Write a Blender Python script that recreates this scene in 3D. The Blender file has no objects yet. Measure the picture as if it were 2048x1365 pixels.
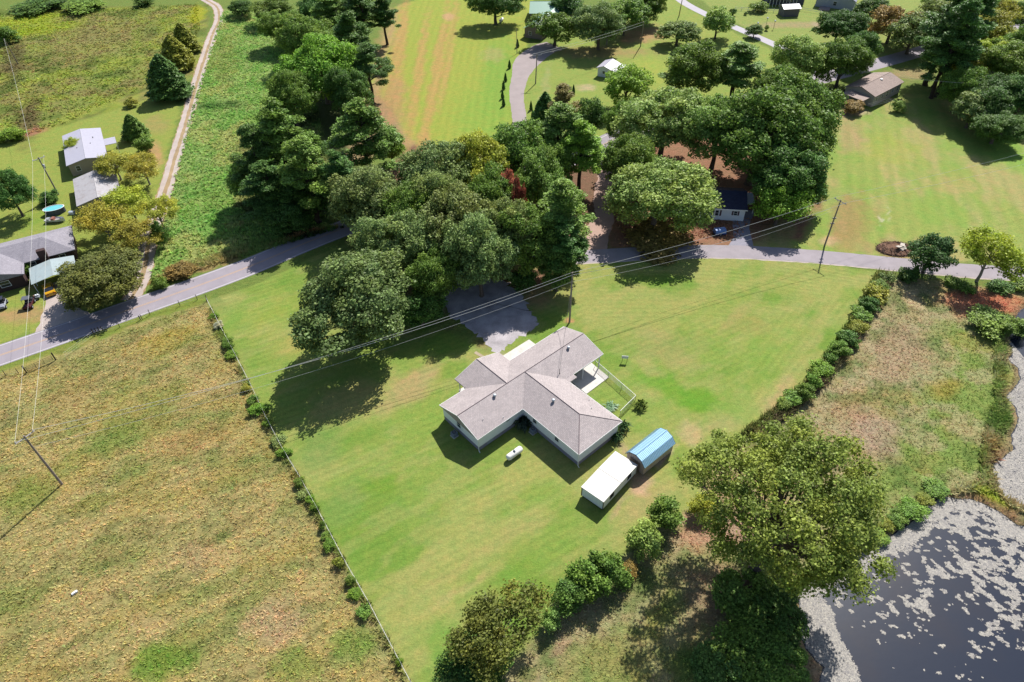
import bpy, math, random
import numpy as np
from mathutils import Vector, Matrix
C = bpy.context.scene.collection
R = math.radians
PI = math.pi
# ---------------------------------------------------------------- camera
CAMH, FPX, PITCH, ROLL = 80.0, 1365.0, R(42.5), R(1.5)
_cp, _sp = math.cos(PITCH), math.sin(PITCH)
_c, _s = math.cos(ROLL), math.sin(ROLL)
_r = np.array([1, 0, 0.]); _d = np.array([0, -_sp, -_cp]); _f = np.array([0, _cp, -_sp])
CR = _c*_r + _s*_d; CD = -_s*_r + _c*_d
cam = bpy.data.cameras.new('camera'); camo = bpy.data.objects.new('camera', cam); C.objects.link(camo)
cam.sensor_width = 36; cam.lens = 36*FPX/2048; cam.clip_start = 0.5; cam.clip_end = 6000
Mr = Matrix(((CR[0], -CD[0], -_f[0]), (CR[1], -CD[1], -_f[1]), (CR[2], -CD[2], -_f[2]))).to_4x4()
camo.matrix_world = Matrix.Translation((0, 0, CAMH)) @ Mr
bpy.context.scene.camera = camo

def G(x, y, z=0.0):
    """surveyed map position: picture point x, y of something standing z metres above the ground"""
    v = CR*(x-1024) + CD*(y-682.5) + _f*FPX
    t = (z-CAMH)/v[2]
    return np.array([v[0]*t, v[1]*t, z])
def depth(p): return float((np.array(p)-[0, 0, CAMH]) @ _f)
# ---------------------------------------------------------------- light
SUN_EL, SUN_AZ = R(46.5), R(63.5)          # azimuth of the sun measured from +X
w = bpy.data.worlds.new('World'); bpy.context.scene.world = w; w.use_nodes = True
nt = w.node_tree; bg = nt.nodes['Background']
sky = nt.nodes.new('ShaderNodeTexSky'); sky.sky_type = 'NISHITA'; sky.sun_disc = False
sky.sun_elevation = SUN_EL; sky.sun_rotation = PI/2-SUN_AZ
nt.links.new(sky.outputs[0], bg.inputs[0]); bg.inputs[1].default_value = 0.07
sl = bpy.data.lights.new('sun', 'SUN'); sl.energy = 4.2; sl.angle = R(0.53); sl.color = (1, .965, .9)
so = bpy.data.objects.new('sun', sl); C.objects.link(so)
sd = Vector((math.cos(SUN_AZ)*math.cos(SUN_EL), math.sin(SUN_AZ)*math.cos(SUN_EL), math.sin(SUN_EL)))
so.rotation_euler = sd.to_track_quat('Z', 'Y').to_euler(); so.location = (60, 120, 120)
sc = bpy.context.scene
sc.view_settings.view_transform = 'Standard'; sc.view_settings.look = 'None'
sc.view_settings.exposure = 0.98; sc.view_settings.gamma = 1
sc.cycles.max_bounces = 5; sc.cycles.diffuse_bounces = 2; sc.cycles.transmission_bounces = 3
sc.cycles.glossy_bounces = 2; sc.cycles.caustics_reflective = False; sc.cycles.caustics_refractive = False
KEXP = 1.9
def S(r, g, b):
    f = lambda c: ((c/255+.055)/1.055)**2.4 if c > 10 else c/255/12.92
    return np.array([f(r), f(g), f(b)])/KEXP
# ---------------------------------------------------------------- helpers
def tag(o, label=None, cat=None, group=None, kind=None):
    if label: o['label'] = label
    if cat: o['category'] = cat
    if group: o['group'] = group
    if kind: o['kind'] = kind
    return o
def empty(name, loc, rz=0, label=None, cat=None, group=None):
    o = bpy.data.objects.new(name, None); C.objects.link(o); o.location = [float(a) for a in loc]
    o.rotation_euler = (0, 0, rz); o.empty_display_size = .5
    return tag(o, label, cat, group)
def copy_tree(o, parent=None):
    c = o.copy(); C.objects.link(c); c.parent = parent
    for ch in o.children: copy_tree(ch, c)
    return c
class MB:
    def __init__(s): s.v = []; s.f = []
    def add(s, vs, fs):
        n = len(s.v); s.v += [tuple(float(a) for a in p) for p in vs]; s.f += [tuple(i+n for i in f) for f in fs]; return s
    def box(s, x0, x1, y0, y1, z0, z1):
        return s.add([(x0,y0,z0),(x1,y0,z0),(x1,y1,z0),(x0,y1,z0),(x0,y0,z1),(x1,y0,z1),(x1,y1,z1),(x0,y1,z1)],
                     [(0,3,2,1),(4,5,6,7),(0,1,5,4),(1,2,6,5),(2,3,7,6),(3,0,4,7)])
    def prism(s, prof, a, b, axis):
        """closed profile (p,z) swept along axis 'x' or 'y' from a to b"""
        n = len(prof); vs = []
        for t in (a, b):
            for p, z in prof: vs.append((t, p, z) if axis == 'x' else (p, t, z))
        fs = [(i, (i+1) % n, n+(i+1) % n, n+i) for i in range(n)] + [tuple(range(n))[::-1], tuple(range(n, 2*n))]
        return s.add(vs, fs)
    def extrude(s, pts, z0, z1):
        n = len(pts)
        vs = [(p[0], p[1], z0) for p in pts]+[(p[0], p[1], z1) for p in pts]
        return s.add(vs, [(i, (i+1) % n, n+(i+1) % n, n+i) for i in range(n)]+[tuple(range(n))[::-1], tuple(range(n, 2*n))])
    def tube(s, pts, rad, n=6, cap=True):
        pts = [np.array(p, float) for p in pts]
        if not hasattr(rad, '__len__'): rad = [rad]*len(pts)
        vs = []; fs = []
        for i, p in enumerate(pts):
            t = pts[min(i+1, len(pts)-1)]-pts[max(i-1, 0)]; t /= np.linalg.norm(t)+1e-9
            a = np.cross(t, [0, 0, 1.] if abs(t[2]) < .9 else [1., 0, 0]); a /= np.linalg.norm(a); b = np.cross(t, a)
            for k in range(n):
                an = 2*PI*k/n; vs.append(p+rad[i]*(a*math.cos(an)+b*math.sin(an)))
        for i in range(len(pts)-1):
            for k in range(n): fs.append((i*n+k, i*n+(k+1) % n, (i+1)*n+(k+1) % n, (i+1)*n+k))
        if cap: fs += [tuple(range(n)), tuple(range((len(pts)-1)*n, len(pts)*n))[::-1]]
        return s.add(vs, fs)
    def lathe(s, prof, c=(0, 0, 0), n=14, sx=1, sy=1, cap=True):
        vs = []; fs = []
        for r, z in prof:
            for k in range(n): an = 2*PI*k/n; vs.append((c[0]+r*sx*math.cos(an), c[1]+r*sy*math.sin(an), c[2]+z))
        for i in range(len(prof)-1):
            for k in range(n): fs.append((i*n+k, i*n+(k+1) % n, (i+1)*n+(k+1) % n, (i+1)*n+k))
        if cap: fs += [tuple(range(n))[::-1], tuple(range((len(prof)-1)*n, len(prof)*n))]
        return s.add(vs, fs)
    def build(s, name, mat, parent=None, smooth=False, bev=0):
        me = bpy.data.meshes.new(name); me.from_pydata(s.v, [], s.f); me.materials.append(mat)
        me.update()
        uv = me.uv_layers.new(name='UVMap').data
        for p in me.polygons:                      # metres along the course, metres up the slope
            n = np.array(p.normal)
            t = np.array([-n[1], n[0], 0.]) if abs(n[2]) < .999 else np.array([1., 0, 0])
            t /= np.linalg.norm(t); u = np.cross(n, t)
            for li in p.loop_indices:
                q = np.array(me.vertices[me.loops[li].vertex_index].co); uv[li].uv = (float(q@t), float(q@u))
            p.use_smooth = smooth
        o = bpy.data.objects.new(name, me); C.objects.link(o)
        if bev:
            m = o.modifiers.new('bevel', 'BEVEL'); m.width = bev; m.segments = 2; m.limit_method = 'ANGLE'
        if parent: o.parent = parent
        return o
def npmesh(name, V, F, mat, attrs=None, parent=None, smooth=False):
    """fast mesh from arrays; F is (n,k)"""
    V = np.asarray(V, np.float32); F = np.asarray(F, np.int32); k = F.shape[1]
    me = bpy.data.meshes.new(name)
    me.vertices.add(len(V)); me.vertices.foreach_set('co', V.ravel())
    me.loops.add(F.size); me.loops.foreach_set('vertex_index', F.ravel())
    me.polygons.add(len(F)); me.polygons.foreach_set('loop_start', np.arange(0, F.size, k, dtype=np.int32))
    me.polygons.foreach_set('loop_total', np.full(len(F), k, np.int32))
    if smooth: me.polygons.foreach_set('use_smooth', np.ones(len(F), bool))
    me.materials.append(mat); me.update(calc_edges=True)
    for an, (dom, typ, arr) in (attrs or {}).items():
        a = me.attributes.new(an, typ, dom)
        a.data.foreach_set('color' if typ == 'FLOAT_COLOR' else 'value', np.asarray(arr, np.float32).ravel())
    o = bpy.data.objects.new(name, me)
    if parent is not False: C.objects.link(o)
    if parent: o.parent = parent
    return o
# ---- numpy noise
def vnoise(x, y, seed):
    rs = np.random.RandomState(seed); T = rs.rand(256, 256)
    xi = np.floor(x).astype(int); yi = np.floor(y).astype(int); fx = x-xi; fy = y-yi
    fx = fx*fx*(3-2*fx); fy = fy*fy*(3-2*fy)
    a = T[xi & 255, yi & 255]; b = T[(xi+1) & 255, yi & 255]; c = T[xi & 255, (yi+1) & 255]; d = T[(xi+1) & 255, (yi+1) & 255]
    return (a*(1-fx)+b*fx)*(1-fy)+(c*(1-fx)+d*fx)*fy
def fbm(x, y, seed, o=4):
    s = 0; a = .5; t = 0
    for i in range(o): s = s+a*vnoise(x*2**i+17*i, y*2**i+31*i, seed+i); t += a; a *= .55
    return s/t
def polysd(X, Y, P):
    """signed distance, positive inside"""
    P = np.asarray(P)[:, :2]; d2 = np.full(X.shape, 1e12); ins = np.zeros(X.shape, bool)
    for i in range(len(P)):
        a = P[i]; b = P[(i+1) % len(P)]; e = b-a; L = e@e+1e-12
        t = np.clip(((X-a[0])*e[0]+(Y-a[1])*e[1])/L, 0, 1)
        d2 = np.minimum(d2, (X-a[0]-t*e[0])**2+(Y-a[1]-t*e[1])**2)
        c = ((a[1] > Y) != (b[1] > Y)) & (X < (b[0]-a[0])*(Y-a[1])/(b[1]-a[1]+1e-12)+a[0]); ins ^= c
    return np.where(ins, 1, -1)*np.sqrt(d2)
def W(pts, z=0): return np.array([G(x, y, z) for x, y in pts])
# ---------------------------------------------------------------- materials
def newmat(name):
    m = bpy.data.materials.new(name); m.use_nodes = True
    return m, m.node_tree, m.node_tree.nodes, m.node_tree.links, m.node_tree.nodes['Principled BSDF']
def N(nt, t, **kw):
    n = nt.nodes.new('ShaderNode'+t)
    for k, v in kw.items():
        if k.startswith('_'): n.inputs[k[1:]].default_value = v
        else: setattr(n, k, v)
    return n
def noise(nt, vec, scale, detail=3, rough=.55):
    n = N(nt, 'TexNoise', _Scale=scale, _Detail=detail, _Roughness=rough); nt.links.new(vec, n.inputs['Vector']); return n.outputs['Fac']
def ramp(nt, fac, a, b, lo=0., hi=1.):
    m = N(nt, 'MapRange'); nt.links.new(fac, m.inputs['Value'])
    for k, v in zip(('From Min', 'From Max', 'To Min', 'To Max'), (a, b, lo, hi)): m.inputs[k].default_value = v
    return m.outputs[0]
def mixc(nt, fac, a, b, mode='MIX'):
    m = N(nt, 'Mix', data_type='RGBA', blend_type=mode)
    for sock, v in ((m.inputs[0], fac), (m.inputs[6], a), (m.inputs[7], b)):
        if hasattr(v, 'node'): nt.links.new(v, sock)
        elif hasattr(v, '__len__'): sock.default_value = tuple(v)[:3]+(1,)
        else: sock.default_value = v
    return m.outputs[2]
def math_(nt, op, a, b=0.):
    m = N(nt, 'Math', operation=op)
    for sock, v in ((m.inputs[0], a), (m.inputs[1], b)):
        if hasattr(v, 'node'): nt.links.new(v, sock)
        else: sock.default_value = v
    return m.outputs[0]
def scalec(nt, col, fac):
    m = N(nt, 'VectorMath', operation='SCALE')
    if hasattr(col, 'node'): nt.links.new(col, m.inputs[0])
    else: m.inputs[0].default_value = tuple(col)[:3]
    if hasattr(fac, 'node'): nt.links.new(fac, m.inputs['Scale'])
    else: m.inputs['Scale'].default_value = fac
    return m.outputs[0]
_mc = {}
def mat(name, col, rough=.7, var=.12, scale=3., metal=0., spec=.3, dirt=None, stripes=None, bump=0):
    """painted / plain surface: soft mottling, optional stains, optional courses (spacing along uv axis, contrast, axis)"""
    if name in _mc: return _mc[name]
    m, nt, n, l, b = newmat(name)
    tc = N(nt, 'TexCoord'); o = tc.outputs['Object']
    f = ramp(nt, noise(nt, o, scale, 5), .25, .75, 1-var, 1+var)
    c = scalec(nt, tuple(col), f)
    if dirt is not None:
        dm = ramp(nt, noise(nt, o, .9, 5, .65), .5, .75, 0, dirt[1]); c = mixc(nt, dm, c, dirt[0])
    if stripes:
        sp, con, ax = stripes
        sx = N(nt, 'SeparateXYZ'); l.new(tc.outputs['UV'], sx.inputs[0])
        w_ = math_(nt, 'FRACT', math_(nt, 'DIVIDE', sx.outputs[ax], sp))
        k = ramp(nt, w_, .0, .22, 1-con, 1.); c = scalec(nt, c, k)
    l.new(c, b.inputs['Base Color']); b.inputs['Roughness'].default_value = rough
    b.inputs['Metallic'].default_value = metal; b.inputs['Specular IOR Level'].default_value = spec
    if bump:
        bp = N(nt, 'Bump', _Strength=bump, _Distance=.05); l.new(noise(nt, o, scale*4, 4), bp.inputs['Height']); l.new(bp.outputs[0], b.inputs['Normal'])
    _mc[name] = m; return m
def shingle(name, col, col2):
    m, nt, n, l, b = newmat(name); tc = N(nt, 'TexCoord')
    br = N(nt, 'TexBrick', offset=.5, _Scale=1., **{'_Mortar Size': .018, '_Brick Width': .34, '_Row Height': .2, '_Mortar Smooth': .3, '_Bias': 0.})
    l.new(tc.outputs['UV'], br.inputs['Vector'])
    br.inputs['Color1'].default_value = (*col, 1); br.inputs['Color2'].default_value = (*col2, 1)
    br.inputs['Mortar'].default_value = (*(np.array(col2)*.6), 1)
    f = ramp(nt, noise(nt, tc.outputs['Object'], 14, 3, .7), .3, .7, .84, 1.16)
    g = ramp(nt, noise(nt, tc.outputs['Object'], .5, 5, .6), .3, .7, .9, 1.08)
    c = scalec(nt, scalec(nt, br.outputs[0], f), g)
    l.new(c, b.inputs['Base Color']); b.inputs['Roughness'].default_value = .8; b.inputs['Specular IOR Level'].default_value = .3
    bp = N(nt, 'Bump', _Strength=.4, _Distance=.02); l.new(br.outputs[0], bp.inputs['Height']); l.new(bp.outputs[0], b.inputs['Normal'])
    return m
GLASS = mat('window_glass', (.02, .025, .035), .12, .1, 2, spec=.6)
WHITE = mat('white_paint', (.62, .63, .66), .5, .04, 2)
TRIM = mat('white_trim', (.7, .7, .7), .45, .03, 2)
DARKM = mat('dark_metal', (.03, .03, .035), .5, .2, 5)
GREYM = mat('grey_metal', (.25, .27, .3), .4, .15, 5, spec=.5)
POLEW = mat('weathered_pole_wood', S(172, 158, 150), .9, .25, 6)
POSTW = mat('fence_post_wood', S(95, 82, 70), .95, .3, 8)
CONC = mat('concrete', S(250, 244, 236), .9, .07, 2.5, dirt=(S(190, 180, 165), .35))
BRICK = mat('dark_brick', S(90, 68, 66), .9, .2, 4, stripes=(.25, .3, 1))
WIREM = mat('wire_metal', (.55, .54, .5), .4, .05, 1)
WIRED = mat('wire_insulated', (.08, .08, .08), .6, .05, 1)
BLACKR = mat('black_rubber', (.02, .02, .02), .8, .1, 5)
# ---------------------------------------------------------------- ground colours and shape
FENCE = [(415, 603), (450, 672), (500, 768), (530, 832), (565, 900), (600, 957), (640, 1030), (690, 1125), (740, 1212), (790, 1308), (822, 1368), (860, 1440)]
HEDGE = [(1772, 548), (1745, 600), (1700, 672), (1668, 716), (1628, 768), (1570, 818), (1500, 870)]
LAWN = [(415, 603), (520, 565), (640, 510), (700, 486), (900, 470), (1170, 528), (1400, 512), (1600, 522), (1770, 545)]+HEDGE[1:]+[(1440, 930), (1390, 1010), (1320, 1050), (1230, 1115), (1110, 1200), (1060, 1290), (960, 1380), (950, 1440), (860, 1440)]+FENCE[::-1][1:-1]
POND = [(1588, 1165), (1640, 1140), (1700, 1112), (1760, 1080), (1820, 1042), (1862, 1005), (1900, 995), (1960, 1010), (2010, 1035), (2060, 1050), (2200, 1090), (2400, 1500), (1700, 1500), (1655, 1400), (1628, 1330), (1600, 1260), (1585, 1210)]
POND2 = [(2060, 605), (2030, 640), (2025, 700), (2040, 760), (2022, 800), (2030, 850), (2032, 890), (2005, 915), (1992, 945), (2010, 990), (2045, 1010), (2200, 1040), (2400, 800), (2200, 600)]
WATERZ = -.35
def axis_coords(stops):
    a = []
    for lo, hi, st in stops: a.append(np.arange(lo, hi, st))
    return np.concatenate(a+[[stops[-1][1]]])
gx = axis_coords([(-3000, -300, 300), (-300, -120, 1.5), (-120, 110, .5), (110, 300, 1.5), (300, 3001, 300)])
gy = axis_coords([(-600, 0, 60), (0, 24, 2), (24, 150, .5), (150, 330, 1.1), (330, 420, 10), (420, 4001, 350)])
X, Y = np.meshgrid(gx, gy, indexing='ij')
wx = X+2.2*(fbm(X/4, Y/4, 3)-.5)+1.0*(fbm(X/1.1, Y/1.1, 9, 3)-.5); wy = Y+2.2*(fbm(X/4, Y/4, 5)-.5)+1.0*(fbm(X/1.1, Y/1.1, 11, 3)-.5)
COL = np.zeros(X.shape+(3,)); COL[:] = S(128, 148, 72)
ROUGH = np.full(X.shape, .5)
def sm(d, a): return np.clip(d/a+.5, 0, 1)
def region(pts, col, soft=1., rough=None, amt=1., warp=1.):
    P = W(pts); sdv = polysd(X*(1-warp)+wx*warp, Y*(1-warp)+wy*warp, P); k = sm(sdv, soft)*amt
    COL[:] = COL*(1-k[..., None])+np.asarray(col)*k[..., None]
    if rough is not None: ROUGH[:] = ROUGH*(1-k)+rough*k
    return sdv
def blob(x, y, rx, ry, ang, col, amt=.8, n=.5, fall=1.):
    """patch of differently coloured ground: centre, half axes in photo px, degrees"""
    c = G(x, y); a = R(ang); A = G(x+rx*math.cos(a), y-rx*math.sin(a))-c; B = G(x+ry*math.sin(a), y+ry*math.cos(a))-c
    M_ = np.linalg.inv(np.array([[A[0], B[0]], [A[1], B[1]]])); dx = wx-c[0]; dy = wy-c[1]
    u = M_[0, 0]*dx+M_[0, 1]*dy; v = M_[1, 0]*dx+M_[1, 1]*dy; r = np.sqrt(u*u+v*v)
    m = r < 2.2
    k = np.zeros(X.shape); rr = r[m]+n*(fbm(X[m]/2.2, Y[m]/2.2, int(x+y) % 97, 4)-.5)*2
    k[m] = np.clip((1.25-rr)/.7, 0, 1)**fall*amt
    COL[:] = COL*(1-k[..., None])+np.asarray(col)*k[..., None]
def lf(k, sc, seed, o=4, ang=0, st=1):
    ca, sa = math.cos(R(ang)), math.sin(R(ang)); return fbm((X*ca+Y*sa)/sc/st, (-X*sa+Y*ca)/sc, seed, o)
# -- wide regions
region([(-900, 300), (-200, 60), (-100, 20), (420, 10), (400, 150), (290, 200), (150, 245), (60, 275), (-40, 310), (-900, 640)], S(150, 160, 80), 1.5, .9)          # weedy meadow
region([(-100, 322), (0, 290), (130, 250), (290, 182), (330, 160), (360, 225), (330, 330), (300, 470), (262, 580), (0, 690), (-400, 820)], S(160, 172, 82), 1., .25)  # neighbours' yards
region([(345, 378), (372, 250), (405, 130), (440, 20), (600, 20), (640, 250), (700, 330), (680, 460), (480, 515), (300, 560), (285, 560), (320, 440)], S(156, 180, 102), 1.5, 1.)  # tall green grass
region([(735, 170), (790, 15), (1000, -60), (1075, -60), (1055, 90), (1030, 140), (1030, 262), (960, 300), (820, 310), (785, 220)], S(170, 180, 78), 1.2, .1)      # top field
region([(1040, 260), (1045, 150), (1110, 90), (1330, -40), (1380, 20), (1540, 100), (1640, 170), (1250, 268), (1150, 300)], S(158, 174, 86), 1., .15)
region([(1400, 0), (1700, -60), (2300, -60), (2300, 120), (1830, 110), (1620, 140)], S(158, 172, 92), 1., .2)
region([(1640, 190), (1850, 190), (2100, 250), (2400, 330), (2400, 560), (2048, 530), (1800, 518), (1500, 495), (1600, 400), (1660, 300)], S(162, 176, 92), 1., .12)
dL = region(LAWN, S(147, 169, 80), .5, 0., warp=.35)
region([(-400, 850), (0, 745), (200, 672), (330, 628), (400, 612)]+FENCE[:]+[(860, 1500), (-600, 1700)], S(184, 173, 114), .6, 1., warp=.35)
region([(1790, 552), (1850, 560), (2048, 590), (2500, 690), (2500, 1700), (950, 1500), (960, 1380), (1060, 1290), (1110, 1205), (1230, 1120), (1320, 1060), (1400, 1010), (1450, 930), (1500, 870)]+HEDGE[::-1][1:], S(186, 172, 128), .8, 1.)
region([(690, 470), (720, 400), (820, 290), (1160, 330), (1215, 300), (1230, 380), (1240, 450), (1180, 500), (1150, 528), (1120, 545), (1085, 590), (1060, 630), (980, 700), (880, 660), (800, 600), (700, 520)], S(146, 112, 92), 2., .6)   # leaf litter under the oaks
region([(1215, 300), (1440, 270), (1640, 270), (1650, 400), (1600, 480), (1480, 495), (1215, 500), (1205, 380)], S(172, 128, 104), 1.6, .6)
region([(600, 300), (740, 180), (760, 100), (800, 10), (770, 110), (760, 190), (830, 290), (700, 330)], S(190, 150, 125), 2., .3, .7)
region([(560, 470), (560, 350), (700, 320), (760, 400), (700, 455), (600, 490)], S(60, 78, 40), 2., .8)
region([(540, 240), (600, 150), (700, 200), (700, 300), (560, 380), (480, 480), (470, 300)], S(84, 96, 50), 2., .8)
# road verges
region([(-200, 770), (0, 722), (250, 640), (390, 590), (430, 600), (300, 640), (100, 722), (0, 756), (-200, 830)], S(142, 156, 70), .8, .6)
region([(280, 575), (480, 510), (690, 450), (695, 442), (560, 480), (470, 505), (300, 560)], S(186, 142, 98), .8, .5)
region([(470, 500), (330, 545), (310, 560), (420, 540), (480, 518)], S(176, 150, 100), .6, .9)
# large scale variety
def vary(mask, col, thr, wd, sc, seed, amt, ang=0, st=1):
    k = sm(lf(1, sc, seed, 4, ang, st)-thr, wd)*amt*mask
    COL[:] = COL*(1-k[..., None])+np.asarray(col)*k[..., None]
fL = sm(polysd(X, Y, W([(-600, 860), (0, 745), (200, 672), (400, 612)]+FENCE+[(860, 1500), (-600, 1700)])), 1.)
vary(fL, S(144, 156, 82), .56, .14, 5, 21, .6, 35, 1.6)
vary(fL, S(202, 172, 120), .55, .12, 3.2, 22, .35, 35, 1.6)
vary(fL, S(208, 184, 124), .56, .1, 2.2, 23, .6, 25, 2.4)
vary(fL, S(112, 122, 66), .62, .08, 1.3, 24, .4, 35, 1.8)
vary(fL, S(190, 172, 96), .6, .1, 4, 29, .4, 25, 2)
lw = sm(dL, 1.)
vary(lw, S(122, 158, 62), .53, .14, 9, 31, .7, 35, 1.6)
vary(lw, S(182, 178, 108), .53, .14, 6, 32, .6, 35, 2)
vary(lw, S(176, 174, 108), .56, .1, 2, 33, .35, 35, 2.5)
rt = sm(polysd(X, Y, W([(1640, 190), (1850, 190), (2100, 250), (2400, 330), (2400, 560), (2048, 530), (1800, 518), (1500, 495), (1600, 400), (1660, 300)])), 2)
vary(rt, S(188, 174, 118), .5, .12, 6, 41, .75, 75, 3)
vary(rt, S(140, 178, 76), .55, .12, 8, 42, .5, 75, 2)
mL = sm(polysd(X, Y, W([(-900, 300), (-200, 60), (-100, 20), (420, 10), (400, 150), (290, 200), (150, 245), (60, 275), (-40, 310), (-900, 640)])), 2)
vary(mL, S(152, 138, 88), .5, .12, 8, 51, .7); vary(mL, S(96, 120, 48), .54, .1, 5, 52, .7); vary(mL, S(166, 178, 70), .58, .1, 6, 53, .6)
mR = sm(polysd(X, Y, W([(345, 378), (372, 250), (405, 130), (440, 20), (600, 20), (640, 250), (680, 460), (480, 515), (300, 560), (320, 440)])), 2)
vary(mR, S(176, 180, 106), .52, .1, 6, 54, .7, 60, 2); vary(mR, S(116, 166, 72), .53, .12, 4, 55, .6)
fR = sm(polysd(X, Y, W([(1790, 552), (2048, 590), (2500, 690), (2500, 1700), (950, 1500), (1060, 1290), (1230, 1120), (1400, 1010), (1500, 870), (1628, 768)])), 2)
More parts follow.
